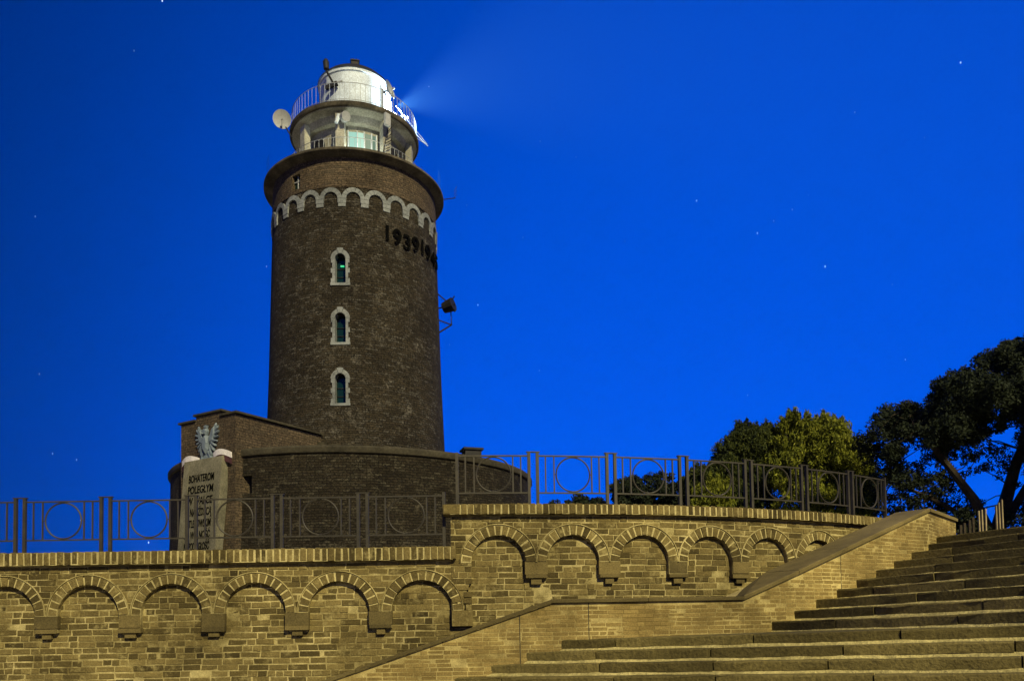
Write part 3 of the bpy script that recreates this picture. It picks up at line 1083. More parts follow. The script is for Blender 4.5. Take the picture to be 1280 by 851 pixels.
# gallery slab and what stands on it
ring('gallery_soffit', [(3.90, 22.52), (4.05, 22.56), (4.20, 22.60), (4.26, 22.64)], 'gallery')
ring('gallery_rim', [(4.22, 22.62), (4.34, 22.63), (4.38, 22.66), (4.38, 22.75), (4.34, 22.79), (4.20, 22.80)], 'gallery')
ring('gallery_floor', [(4.22, 22.80), (0.5, 22.81)], 'concrete')
ring('gallery_room', [(2.25, 22.80), (2.25, 25.35)], 'concrete')
# deck above
ring('deck_soffit', [(2.20, 25.05), (2.50, 25.05), (2.56, 25.12), (2.66, 25.32), (2.86, 25.42), (3.02, 25.44), (3.05, 25.50)], 'concrete')
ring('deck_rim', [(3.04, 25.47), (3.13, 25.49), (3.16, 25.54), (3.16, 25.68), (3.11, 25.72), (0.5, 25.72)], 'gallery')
for th in (-3, 42, 87, 132, 177, 222, 267, 312):
    b = MB()
    b.box(wp(rad(th), 2.72, 23.98), (0.42, 0.30, 2.60), rad(th))
    b.build('column', 'concrete', LH)
# arches between columns: dark openings of the room
for th, wd, z1 in ((-38, 0.8, 24.6), (66, 0.8, 24.6)):
    b = MB()
    q = [(-wd / 2, 22.9), (wd / 2, 22.9)] + [(wd / 2 * math.cos(PI * k / 10), z1 - 0.3 + wd / 2 * math.sin(PI * k / 10)) for k in range(11)]
    b.prism(q, lambda a, z, d, th=th: wp(rad(th) + a / 2.25, 2.25 + d, z), -0.02, 0.03)
    b.build('opening', 'dark_metal', LH)
wroom = link('window', None, LH)
for i, (ta, tb, mt) in enumerate(((3.5, 13, 'lit'), (14, 21, 'lit'), (22, 30, 'lit_dim'), (31, 36, 'lit_dim'))):
    b = MB()
    b.prism([(rad(ta), 23.55), (rad(tb), 23.55), (rad(tb), 24.75), (rad(ta), 24.75)], lambda a, z, d: wp(a, 2.25 + d, z), 0.0, 0.03)
    b.build('pane', mt, wroom)
b = MB()
for t in (3, 13.5, 21.5, 30.5, 36.5):
    b.box(wp(rad(t), 2.30, 24.15), (0.05, 0.06, 1.3), rad(t))
b.build('frame', 'white', wroom)
def rail_ring(name, r, z0, h, nb, mat, bw=0.022):
    RL = link(name, None, LH)
    for z, rr in ((z0 + h, 0.016), (z0 + 0.10, 0.012)):
        b = MB()
        b.tube([wp(2 * PI * k / 96, r, z) for k in range(96)], rr, 5, closed=True)
        b.build('hoop', mat, RL, smooth=True)
    b = MB()
    for k in range(nb):
        th = 2 * PI * (k + 0.5) / nb
        b.box(wp(th, r, z0 + h / 2), (bw, bw, h), th)
    b.build('bars', mat, RL, kind='stuff')
rail_ring('gallery_railing', 3.25, 22.84, 1.05, 84, 'rail_paint', 0.016)
rail_ring('deck_railing', 3.04, 25.72, 0.90, 80, 'rail_paint', 0.016)
for ta, tb in ((-92, -58), (80, 116)):
    ring('wind_screen', [(4.22, 22.84), (4.26, 23.75)], 'glass_clear', th0=rad(ta), th1=rad(tb), n=24)
# lantern
ring('lantern_wall', [(1.74, 25.72), (1.74, 28.10), (1.79, 28.12), (1.79, 28.24), (1.70, 28.27)], 'white', n=72)
ring('lantern_roof', [(1.82, 28.26), (1.80, 28.33), (1.5, 28.62), (1.05, 28.88), (0.5, 29.02), (0.0, 29.06)], 'dark_metal', n=72)
b = MB()
b.box(wp(rad(12), 1.0, 28.86), (0.36, 0.34, 0.30), rad(12))
b.box(wp(rad(12), 1.0, 29.03), (0.44, 0.42, 0.05), rad(12))
b.box(wp(rad(8), 1.05, 29.12), (0.04, 0.04, 0.16))
b.box(wp(rad(16), 1.05, 29.12), (0.04, 0.04, 0.16))
b.build('roof_vent', 'dark_metal', LH)
for z in (27.2,):
    b = MB()
    b.prism([(rad(-33), 27.62), (rad(-8), 27.62), (rad(-8), 27.56), (rad(-33), 27.56)], lambda a, z, d: wp(a, 1.74 + d, z), 0.0, 0.04)
    b.build('visor', 'rail_paint', LH)
# the beacon: a lit lens window on the seaward side of the lantern
bw_ = link('beacon_window', None, LH)
b = MB()
b.prism([(rad(62), 26.35), (rad(112), 26.35), (rad(112), 27.75), (rad(62), 27.75)], lambda a, z, d: wp(a, 1.74 + d, z), 0.005, 0.05)
b.build('lens', 'beacon', bw_)
b = MB()
for t in (61, 78, 95, 113):
    b.box(wp(rad(t), 1.79, 27.05), (0.05, 0.09, 1.45), rad(t))
b.build('frame', 'rail_paint', bw_)

# drum
DR = 8.45
nich = [(rad(-19.5) - 0.032, rad(-19.5) + 0.032, 6.75, 7.45)]
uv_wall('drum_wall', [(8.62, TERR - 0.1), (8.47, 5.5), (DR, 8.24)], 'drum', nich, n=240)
b = MB()
b.prism([(-0.4, 6.6), (0.4, 6.6), (0.4, 7.6), (-0.4, 7.6)], lambda a, z, d: wp(rad(-19.5) + a / DR, DR + d, z), -0.36, -0.33)
b.build('niche_back', 'dark_metal', LH)
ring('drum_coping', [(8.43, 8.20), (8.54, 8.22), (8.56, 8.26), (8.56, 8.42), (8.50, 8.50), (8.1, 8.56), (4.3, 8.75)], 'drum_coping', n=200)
# ledge of uneven stones where the shaft stands on the drum
b = MB()
for k in range(70):
    th = 2 * PI * k / 70 + rnd.uniform(-0.02, 0.02)
    b.box(wp(th, 4.42 + rnd.uniform(-0.05, 0.12), 8.95 + rnd.uniform(-0.1, 0.5)), (rnd.uniform(0.25, 0.5), 0.35, rnd.uniform(0.08, 0.3)), th + rnd.uniform(-0.05, 0.05))
b.build('ledge_stones', 'drum_coping', LH, kind='stuff')
# angular block that carries the eagle
BT = rad(-31.5)
def blk(a, z, d):
    """a across, d outward from 8.66 m"""
    c, s = math.cos(BT), math.sin(BT)
    r = 8.66 + d
    return (r * s + a * c, -r * c + a * s, z - TERR)
def uv_prism(name, poly, d0, d1, mat):
    n = len(poly)
    vs = [blk(a, z, d0) for a, z in poly] + [blk(a, z, d1) for a, z in poly]
    fs = [tuple(range(n)), tuple(range(2 * n - 1, n - 1, -1))] + [(i, i + n, (i + 1) % n + n, (i + 1) % n) for i in range(n)]
    uv = [p for p in poly] + [p for p in reversed(poly)]
    for i in range(n):
        (a, z), (a2, z2) = poly[i], poly[(i + 1) % n]
        if abs(z2 - z) > abs(a2 - a):
            uv += [(d0, z), (d1, z), (d1, z2), (d0, z2)]
        else:
            uv += [(a, d0), (a, d1), (a2, d1), (a2, d0)]
    me = bpy.data.meshes.new(name)
    me.from_pydata(vs, [], fs)
    l = me.uv_layers.new(name='UVMap')
    l.data.foreach_set('uv', [c for p in uv for c in p])
    me.materials.append(M[mat])
    bm = bmesh.new(); bm.from_mesh(me); bmesh.ops.recalc_face_normals(bm, faces=bm.faces); bm.to_mesh(me); bm.free()
    return link(name, me, LH)
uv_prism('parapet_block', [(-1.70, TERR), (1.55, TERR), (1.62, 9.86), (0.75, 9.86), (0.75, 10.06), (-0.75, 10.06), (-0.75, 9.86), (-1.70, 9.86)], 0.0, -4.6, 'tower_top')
for a0, a1, z in ((-1.82, -0.76, 9.865), (0.76, 1.74, 9.865), (-0.86, 0.86, 10.065)):
    b = MB()
    b.prism([(a0, z), (a1, z), (a1, z + 0.08), (a0, z + 0.08)], blk, 0.07, -4.6)
    b.build('parapet_coping', 'drum_coping', LH)

# numerals 1939 1945
def text_mesh(txt, size, depth, mat, bold=0.0):
    cu = bpy.data.curves.new('letters', 'FONT')
    cu.body = txt
    cu.size = size
    cu.extrude = depth
    cu.offset = bold
    cu.align_x = 'CENTER'
    o = bpy.data.objects.new('letters', cu)
    COL.objects.link(o)
    dg = bpy.context.evaluated_depsgraph_get()
    me = bpy.data.meshes.new_from_object(o.evaluated_get(dg))
    bpy.data.objects.remove(o)
    bpy.data.curves.remove(cu)
    me.materials.clear()
    me.materials.append(M[mat])
    return me
for dg_, th, dz in (('1', 31.0, 0.06), ('9', 38.0, 0.0), ('3', 45.5, -0.08), ('9', 53.0, 0.0), ('1', 60.0, 0.06), ('9', 66.5, 0.0), ('4', 74.5, -0.04), ('5', 82.5, 0.0)):
    me = text_mesh(dg_, 0.97, 0.02, 'letter', 0.020)
    R_ = shaft_r(19.2)
    for v in me.vertices:
        a, z, d = v.co.x, v.co.y, v.co.z
        v.co = wp(rad(th) + a / R_, R_ + 0.07 + d, 18.86 + dz + z)
    link('numeral', me, LH)

# ------------------------------------------------------------------ memorial slab, eagle, ribbons
def plq(a, h, d):
    """a across, h up from the terrace, d out of the leaning face"""
    lean = 0.085
    p = blk(a, TERR + h, 0.72 + d - lean * h)
    return (p[0] + AX, p[1] + AY, p[2] + TERR)
T = thing('memorial_slab', 'tall leaning concrete memorial slab with dark lettering below the eagle', 'memorial')
b = MB()
b.prism([(-1.05, 0), (1.10, 0), (1.18, 5.62), (-1.15, 5.62)], plq, -0.35, 0.0)
b.build('slab', 'plaque', T)
for a0, a1 in ((-1.12, -0.80), (0.82, 1.16)):
    b = MB()
    b.prism([(a0, 0.02), (a1, 0.02), (a1, 5.58), (a0, 5.58)], plq, 0.003, 0.022)
    b.build('border', 'plaque', T)
for k, line in enumerate(('BOHATEROM', 'POLEGŁYM', 'W WALCE', 'Z NAJEŹDŹCĄ', 'HITLEROWSKIM', 'ZA WOLNOŚĆ', 'NIEPODLEGŁOŚĆ')):
    me = text_mesh(line, 0.42, 0.006, 'letter', 0.004)
    xs_ = [v.co.x for v in me.vertices]
    wd = max(xs_) - min(xs_)
    k_ = min(1.0, 1.52 / wd)
    for v in me.vertices:
        v.co = plq(v.co.x * k_, 4.72 - 0.455 * k + v.co.y, 0.014 + v.co.z)
    link('lettering', me, T)

def front(a, z, d):
    p = blk(a, z, d)
    return (p[0] + AX, p[1] + AY, p[2] + TERR)
T = thing('eagle_relief', 'pale metal eagle with spread wings on the parapet front', 'eagle emblem')
def blob(name, pts, d0, d1, mat, parent):
    b = MB()
    n = len(pts)
    cx, cz = sum(p[0] for p in pts) / n, sum(p[1] for p in pts) / n
    inner = [(cx + (p[0] - cx) * 0.72, cz + (p[1] - cz) * 0.72) for p in pts]
    vs = [front(a, z, d0) for a, z in pts] + [front(a, z, (d0 + d1) / 2) for a, z in pts] + [front(a, z, d1) for a, z in inner]
    fs = [tuple(range(n)), tuple(2 * n + i for i in range(n))]
    for i in range(n):
        k = (i + 1) % n
        fs += [(i, n + i, n + k, k), (n + i, 2 * n + i, 2 * n + k, n + k)]
    b.add(vs, fs)
    return b.build(name, mat, parent)
EZ = 8.72
blob('body', [(0.0, EZ - 0.30), (0.13, EZ - 0.12), (0.17, EZ + 0.15), (0.12, EZ + 0.42), (0.0, EZ + 0.50), (-0.12, EZ + 0.42), (-0.17, EZ + 0.15), (-0.13, EZ - 0.12)], 0.01, 0.22, 'eagle', T)
blob('head', [(0.05, EZ + 0.48), (0.10, EZ + 0.62), (0.04, EZ + 0.74), (-0.06, EZ + 0.75), (-0.13, EZ + 0.68), (-0.24, EZ + 0.63), (-0.13, EZ + 0.60), (-0.06, EZ + 0.48)], 0.03, 0.20, 'eagle', T)
blob('crown', [(-0.08, EZ + 0.75), (0.06, EZ + 0.74), (0.09, EZ + 0.86), (0.02, EZ + 0.81), (-0.01, EZ + 0.88), (-0.05, EZ + 0.81), (-0.11, EZ + 0.86)], 0.05, 0.16, 'eagle', T)
for sg in (-1, 1):
    W_ = blob('wing', [(sg * 0.12, EZ + 0.30), (sg * 0.24, EZ + 0.46), (sg * 0.36, EZ + 0.74), (sg * 0.50, EZ + 0.82), (sg * 0.50, EZ + 0.50), (sg * 0.42, EZ + 0.18), (sg * 0.14, EZ + 0.08)], 0.01, 0.14, 'eagle', T)
    for k in range(8):
        a = rad(68 - 21 * k)
        o = (sg * (0.40 - 0.025 * k), EZ + 0.56 - 0.075 * k)
        L_ = 0.38 + 0.05 * math.sin(k)
        dx, dz = math.cos(a) * sg, math.sin(a)
        px_, pz_ = -dz, dx
        q = [(o[0] + px_ * 0.03, o[1] + pz_ * 0.03), (o[0] + dx * L_ * 0.8 + px_ * 0.045, o[1] + dz * L_ * 0.8 + pz_ * 0.045), (o[0] + dx * L_, o[1] + dz * L_),
             (o[0] + dx * L_ * 0.8 - px_ * 0.045, o[1] + dz * L_ * 0.8 - pz_ * 0.045), (o[0] - px_ * 0.03, o[1] - pz_ * 0.03)]
        blob('feather', q, 0.01, 0.09 + 0.008 * k, 'eagle', W_)
    blob('leg', [(sg * 0.06, EZ - 0.15), (sg * 0.16, EZ - 0.12), (sg * 0.30, EZ - 0.40), (sg * 0.36, EZ - 0.54), (sg * 0.24, EZ - 0.50), (sg * 0.18, EZ - 0.55), (sg * 0.20, EZ - 0.38)], 0.01, 0.14, 'eagle', T)
for k in range(5):
    a = (k - 2) * 0.085
    blob('tail_feather', [(a * 0.5 - 0.03, EZ - 0.24), (a * 0.5 + 0.03, EZ - 0.24), (a * 1.3 + 0.05, EZ - 0.62), (a * 1.35, EZ - 0.70), (a * 1.3 - 0.05, EZ - 0.62)], 0.01, 0.10, 'eagle', T)
for sg, nm in ((-1, 'white and dark red ribbon at the outer foot of the eagle'), (1, 'white and dark red ribbon curling beside the eagle, over the slab')):
    T = thing('ribbon', nm, 'ribbon', group='ribbons at the eagle')
    x0 = sg * 0.95 if sg < 0 else 0.98
    for part, z0, mt in (('white_stripe', 8.10, 'ribbon_white'), ('red_stripe', 7.86, 'ribbon_red')):
        b = MB()
        N = 12
        vs = []
        for k in range(N + 1):
            f_ = k / N
            a = x0 - 0.48 + 0.96 * f_
            zz = z0 + 0.16 * math.sin(PI * (f_ * 0.9 + 0.05)) + (0.06 * sg * (1 - f_))
            d = 0.10 + 0.10 * math.sin(3.0 * f_ + 0.4)
            vs += [front(a, zz, d), front(a, zz + 0.22, d + 0.02), front(a, zz + 0.22, d - 0.03), front(a, zz, d - 0.05)]
        fs = []
        for k in range(N):
            i, j = 4 * k, 4 * k + 4
            for m_ in range(4):
                n_ = (m_ + 1) % 4
                fs.append((i + m_, i + n_, j + n_, j + m_))
        fs += [(0, 1, 2, 3), (4 * N + 3, 4 * N + 2, 4 * N + 1, 4 * N)]
        b.add(vs, fs)
        b.build(part, mt, T)

# ------------------------------------------------------------------ aerials and fittings on the tower
def tw(th, r, z):
    p = wp(rad(th), r, z)
    return Vector((p[0] + AX, p[1] + AY, p[2] + TERR))
def dish(label, c, n, R_, mount_to, depth=0.16, mat='dish'):
    T = thing('satellite_dish', label, 'dish', group='aerials on the tower')
    n = Vector(n).normalized()
    u = n.cross(Vector((0, 0, 1))).normalized()
    w = u.cross(n)
    c = Vector(c)
    b = MB()
    rings, N = 7, 28
    vs, fs = [], []
    for side in (0, 1):
        for i in range(rings):
            r = R_ * i / (rings - 1)
            h = depth * (r / R_) ** 2 - side * 0.02
            for k in range(N):
                a = 2 * PI * k / N
                vs.append(c + n * h + (u * math.cos(a) + w * math.sin(a)) * (r + 1e-4))
    for side in (0, 1):
        o = side * rings * N
        for i in range(rings - 1):
            for k in range(N):
                l = (k + 1) % N
                fs.append((o + i * N + k, o + i * N + l, o + (i + 1) * N + l, o + (i + 1) * N + k))
    o1 = (rings - 1) * N
    for k in range(N):
        l = (k + 1) % N
        fs.append((o1 + k, o1 + l, o1 + rings * N + l, o1 + rings * N + k))
    b.add(vs, fs)
    b.build('reflector', mat, T, smooth=True)
    b = MB()
    b.tube([c - n * 0.03, c - n * 0.22, Vector(mount_to)], 0.035, 6)
    b.build('mount_arm', 'dark_metal', T)
    b = MB()
    tip = c + n * (R_ * 0.75) - w * 0.05
    b.tube([c - w * R_ * 0.95 + n * depth, tip], 0.012, 5)
    b.build('feed_arm', 'dark_metal', T)
    b = MB()
    b.tube([tip - n * 0.08, tip + n * 0.06], 0.045, 8)
    b.build('feed_horn', 'dish', T)
    return T
dish('round grey satellite dish on an arm, out to the side of the upper deck', (-10.75, 37.6, 25.95), (0.25, -0.93, -0.30), 0.43, tw(-62, 3.12, 25.0), 0.09)
dish('tilted blue-grey dish seen edge-on beside the bright beacon', tw(45, 2.75, 26.95), (0.86, -0.28, 0.20), 0.40, tw(40, 3.0, 26.5))
T = thing('drum_aerial', 'small white drum aerial on the column under the deck', 'aerial', group='aerials on the tower')
c = tw(-1, 3.0, 24.95)
b = MB(); b.tube([c + Vector((0.10, 0.05, 0.05)), c + Vector((0.26, -0.16, -0.02))], 0.22, 18); b.build('drum', 'dish', T, smooth=True)
b = MB(); b.tube([c + Vector((-0.22, -0.08, -0.28)), c + Vector((-0.10, -0.02, 0.14))], 0.085, 12); b.build('cylinder_unit', 'white', T, smooth=True)
b = MB(); b.tube([c + Vector((-0.12, -0.02, -0.02)), c + Vector((0.14, 0.02, 0.05))], 0.03, 6); b.build('bracket', 'dark_metal', T)
b = MB(); b.tube([c, tw(-2, 2.80, 24.85)], 0.03, 6); b.build('bracket', 'dark_metal', T)
T = thing('box_aerial', 'pale box aerial hanging below the deck edge by the beacon', 'aerial', group='aerials on the tower')
c = tw(38, 3.26, 25.10)
b = MB(); b.box(c, (0.30, 0.14, 0.58), rad(47)); b.build('housing', 'dish', T)
b = MB(); b.tube([c + Vector((-0.02, 0.05, 0.25)), tw(38, 3.1, 25.70), tw(38, 3.1, 26.6)], 0.03, 6); b.build('pole', 'dark_metal', T)
T = thing('bracket_frame', 'thin metal bracket ladder on the column under the box aerial', 'bracket')
for k in range(5):
    b = MB()
    b.tube([tw(36 + 1.2 * k, 2.98, 23.5 + 0.3 * k), tw(46, 2.98, 23.8 + 0.32 * k)], 0.02, 5)
    b.build('rung', 'dark_metal', T)
b = MB(); b.tube([tw(35, 2.98, 23.3), tw(42, 2.98, 24.95)], 0.025, 5); b.build('stile', 'dark_metal', T)
b = MB(); b.tube([tw(46, 2.98, 23.3), tw(46, 2.98, 25.1)], 0.025, 5); b.build('stile', 'dark_metal', T)
T = thing('boom_aerial', 'white boom aerial slanting down beyond the beacon', 'aerial', group='aerials on the tower')
for q, r in (([tw(80, 2.0, 26.95), tw(92, 3.62, 25.45)], 0.022), ([tw(76, 2.2, 27.1), tw(90, 3.60, 25.48)], 0.014), ([tw(84, 3.1, 25.62), tw(92, 3.64, 25.47)], 0.012), ([tw(92, 2.5, 26.3), tw(93, 2.5, 27.0)], 0.014)):
    b = MB(); b.tube(q, r, 6); b.build('boom', 'white', T)
for k in range(3):
    b = MB(); b.box(tw(92, 2.35 + 0.14 * k, 27.0 - 0.05 * k), (0.035, 0.035, 0.13)); b.build('element', 'white', T)
T = thing('lamp_arm', 'black lamp on a bent arm over the lantern roof', 'lamp')
base = tw(-20, 1.80, 27.35)
b = MB(); b.box(base + Vector((-0.15, -0.1, -0.03)), (0.62, 0.16, 0.16), rad(-10), rad(-16)); b.build('base_bar', 'dark_metal', T)
b = MB(); b.tube([base, base + Vector((-0.32, -0.2, 0.55)), base + Vector((-0.36, -0.22, 0.75))], 0.05, 6); b.build('arm', 'dark_metal', T)
b = MB(); b.tube([base + Vector((-0.36, -0.22, 0.70)), base + Vector((-0.38, -0.23, 1.05)), base + Vector((-0.38, -0.23, 1.18))], [0.13, 0.15, 0.08], 10); b.build('lamp_head', 'dark_metal', T)
T = thing('floodlight', 'black floodlight on a bracket at the tower side', 'floodlight')
c = tw(92, 4.62, 17.3)
b = MB()
for k in range(10):
    a = 2 * PI * k / 10
b.tube([c + Vector((-0.30, 0.0, -0.1)), c + Vector((0.20, -0.2, 0.02))], [0.26, 0.34], 12); b.build('lamp_body', 'dark_metal', T)
for dx, dz in ((0.26, 0.42), (0.30, 0.0), (0.28, -0.36)):
    b = MB(); b.tube([c + Vector((0.05, -0.1, dz * 0.4)), c + Vector((dx, -0.22, dz))], 0.035, 5); b.build('fin', 'dark_metal', T)
for z0, z1 in ((0.62, 0.20), (-0.12, 0.0)):
    b = MB(); b.tube([tw(92, 4.03, 17.3 + z0), c + Vector((-0.1, 0, z1))], 0.035, 5); b.build('strut', 'dark_metal', T)
b = MB(); b.tube([tw(92, 4.05, 15.95), c + Vector((0.08, 0, -0.95)), c + Vector((0.05, 0, -0.15))], 0.045, 5); b.build('strut', 'dark_metal', T)
b = MB(); b.tube([tw(92, 4.05, 16.6), c + Vector((0.08, 0, -0.95))], 0.035, 5); b.build('strut', 'dark_metal', T)
T = thing('rod_aerial', 'thin rod aerial sticking out from the gallery rim', 'aerial', group='aerials on the tower')
b = MB(); b.tube([tw(92, 4.38, 22.72), tw(92, 4.98, 22.80)], 0.025, 5); b.build('rod', 'dark_metal', T)
for k in range(3):
    b = MB(); b.tube([tw(92, 4.9, 22.8 + 0.15 * k), tw(92, 5.05, 23.0 + 0.2 * k)], 0.012, 4); b.build('whip', 'dark_metal', T)
for (th, r, lab) in ((-38, 3.3, 'small black lamp on the gallery, on the dish side'), (62, 3.3, 'small black lamp on the gallery, below the beacon')):
    T = thing('gallery_lamp', lab, 'lamp', group='lamps on the gallery')
    c = tw(th, r, 22.84)
    b = MB(); b.tube([c, c + Vector((0, 0, 0.38)), c + Vector((0, 0, 0.58))], [0.20, 0.16, 0.04], 10); b.build('lamp_body', 'dark_metal', T)
    b = MB(); b.box(c + Vector((0, 0, 0.03)), (0.42, 0.30, 0.06)); b.build('foot', 'dark_metal', T)
T = thing('roof_hatch', 'flat dark box on top of the drum beside the tower', 'hatch')
c = Vector((-1.75, 36.2, 8.6))
b = MB(); b.box(c + Vector((0, 0, 0.36)), (0.75, 0.7, 0.84), 0.3); b.build('box', 'dark_metal', T)
b = MB(); b.box(c + Vector((0, 0, 0.83)), (0.92, 0.86, 0.10), 0.3); b.build('lid', 'dark_metal', T)

# the beacon's own light, and a fill lamp for the deck soffit
ld = bpy.data.lights.new('beacon_lamp', 'POINT')
ld.energy = 1300
ld.color = (0.72, 0.9, 1.0)
ld.shadow_soft_size = 0.15
lo = bpy.data.objects.new('beacon_lamp', ld)
COL.objects.link(lo)
lo.location = tw(78, 2.35, 27.0)

ld = bpy.data.lights.new('soffit_fill', 'POINT')  # added outside the lit room's wall to brighten soffit and columns
ld.energy = 110
ld.color = (0.95, 1.0, 0.80)
ld.shadow_soft_size = 0.25
lo = bpy.data.objects.new('soffit_fill', ld)
COL.objects.link(lo)
lo.location = tw(12, 2.75, 23.15)
# ------------------------------------------------------------------ trees
def crown_mesh(name, clumps, mat, seed, leaf=(0.10, 0.035), flat=0.75, up=0.0):
    """clumps: (x, y, z, radius, count); small leaf-sized faces spread through each clump's volume"""
    rg = np.random.default_rng(seed)
    P = []
    for (x, y, z, r, n) in clumps:
        d = rg.normal(size=(n, 3))
        d /= np.linalg.norm(d, axis=1)[:, None]
        rr = r * rg.random(n) ** 0.45
        p = d * rr[:, None]
        p[:, 2] *= flat
        P.append(p + np.array([x, y, z]))
    P = np.concatenate(P)
    n = len(P)
    a = rg.normal(size=(n, 3)); a[:, 2] += up; a /= np.linalg.norm(a, axis=1)[:, None]
    c = np.cross(a, rg.normal(size=(n, 3))); c /= np.linalg.norm(c, axis=1)[:, None]
    L = leaf[0] * (0.6 + 0.8 * rg.random(n))[:, None]
    W = leaf[1] * (0.6 + 0.8 * rg.random(n))[:, None]
    V = np.stack([P - a * L, P + c * W, P + a * L, P - c * W], axis=1).reshape(-1, 3)
    me = bpy.data.meshes.new(name)
    me.vertices.add(4 * n)
    me.vertices.foreach_set('co', V.ravel())
    me.loops.add(4 * n)
    me.loops.foreach_set('vertex_index', np.arange(4 * n))
    me.polygons.add(n)
    me.polygons.foreach_set('loop_start', np.arange(0, 4 * n, 4))
    me.update()
    me.validate()
    me.materials.append(M[mat])
    return me

def tree(name, label, cat, base, trunk_r, limbs, clumps, mat, seed, leaf=(0.10, 0.035), group=None, flat=0.75, up=0.0):
    T = thing(name, label, cat, group=group)
    b = MB()
    for pts, r0, r1 in limbs:
        pts = [Vector(p) for p in pts]
        n = len(pts)
        b.tube(pts, [r0 + (r1 - r0) * k / (n - 1) for k in range(n)], 7)
    b.build('trunk', 'bark', T, smooth=True)
    link('crown', crown_mesh('crown', clumps, mat, seed, leaf, flat, up), T)
    return T

def bushy(rg, cx, cy, cz, rx, ry, rz, nclump, rc, per):
    out = []
    for k in range(nclump):
        while True:
            p = [rg.uniform(-1, 1) for _ in range(3)]
            if 0.12 < sum(q * q for q in p) < 1:
                break
        r = rc * rg.uniform(0.6, 1.35)
        out.append((cx + p[0] * rx, cy + p[1] * ry, cz + p[2] * rz, r, int(per * r / rc)))
    return out
def simple_limbs(rg, bx, by, top, clumps, r0, nl=14, base=None):
    base = TERR if base is None else base
    L = [([(bx, by, base - 0.1), (bx + 0.05, by, base + (top - base) * 0.4), (bx + rg.uniform(-0.3, 0.3), by, top - 0.6)], r0, 0.03)]
    for c in rg.sample(clumps, min(nl, len(clumps))):
        z0 = base + (c[2] - base) * rg.uniform(0.25, 0.6)
        L.append(([(bx, by, z0), ((bx + c[0]) / 2, (by + c[1]) / 2, (z0 + c[2]) / 2 + 0.15), (c[0], c[1], c[2])], r0 * 0.35, 0.012))
    return L
rg = random.Random(21)
def shoots(lobes, y0, n):
    out = []
    for (x, z, r, _) in lobes:
        for k in range(n):
            a, e = rg.uniform(0, 2 * PI), rg.uniform(0.35, 1.45)
            d = Vector((math.cos(a) * math.cos(e), math.sin(a) * math.cos(e), math.sin(e)))
            c = Vector((x, y0, z)) + d * r * 0.85
            g = (d + Vector((0, 0, 0.9))).normalized()
            L_ = rg.uniform(0.2, 0.5)
            for q in range(5):
                p = c + g * L_ * q / 4
                out.append((p.x, p.y, p.z, 0.17 - 0.022 * q, 60 - 9 * q))
    return out
# pines whose needle colours carry the lamplight and the shade
cl = []
LOBES = ((12.6, 7.6, 0.8, 9), (11.9, 8.15, 0.9, 10), (11.0, 8.3, 0.9, 10), (12.9, 6.6, 0.8, 9), (11.8, 6.8, 1.0, 12), (10.8, 7.2, 1.0, 12), (12.1, 5.7, 0.9, 9), (10.9, 5.9, 0.9, 10), (13.4, 7.0, 0.5, 6), (12.3, 8.5, 0.5, 6), (13.2, 5.6, 0.6, 5), (13.7, 6.3, 0.6, 6), (13.5, 7.6, 0.4, 5), (10.9, 8.8, 0.4, 5))
for (x, z, r, n) in LOBES:
    cl += bushy(rg, x, 30 + rg.uniform(-0.4, 0.8), z, r, r * 1.1, r * 1.0, int(n * 9), 0.22, 95)
cl += shoots(LOBES, 30.2, 8)
tree('pine_tree', 'pine with lamplight in its yellow-green needle colour behind the curved railing', 'tree', None, 0.2, simple_limbs(rg, 11.6, 30.3, 8.8, cl, 0.17, 26), cl, 'pine', 3, (0.085, 0.020), flat=1.0, up=1.3)
cl = []
LOBES = ((10.1, 8.5, 0.6, 8), (9.4, 8.4, 0.6, 8), (10.5, 7.6, 0.8, 9), (9.6, 8.1, 0.7, 9), (8.9, 7.9, 0.8, 10), (9.8, 7.2, 0.9, 10), (8.4, 7.3, 0.6, 8), (8.9, 6.6, 1.0, 12), (7.6, 6.9, 0.6, 8), (7.6, 6.2, 0.8, 9), (8.6, 5.6, 1.0, 10), (9.8, 6.0, 0.8, 8), (9.2, 8.7, 0.4, 5), (7.2, 6.6, 0.35, 5), (7.5, 5.4, 0.8, 8))
for (x, z, r, n) in LOBES:
    cl += bushy(rg, x, 31.5 + rg.uniform(-0.5, 0.8), z, r, r * 1.1, r * 1.0, int(n * 9), 0.22, 95)
cl += shoots(LOBES, 31.6, 8)
tree('pine_tree', 'pine with shade in its needle colour close beside the yellow-green one', 'tree', None, 0.2, simple_limbs(rg, 8.8, 31.8, 8.4, cl, 0.17, 24), cl, 'shaded_pine' if 'shaded_pine' in M else 'pine', 5, (0.085, 0.020), flat=1.0, up=1.3)
cl = bushy(rg, 7.5, 29.5, 5.7, 0.75, 0.7, 1.0, 90, 0.22, 95) + shoots(((7.5, 5.9, 0.7, 0),), 29.5, 10)  # separate pine added to carry a lamplit patch of foliage
tree('pine_tree', 'small pine added for a lamplit patch in front of the shaded one', 'tree', None, 0.1, simple_limbs(rg, 7.5, 29.5, 6.6, cl, 0.09, 12), cl, 'pine', 6, (0.085, 0.020), flat=1.0, up=1.3)
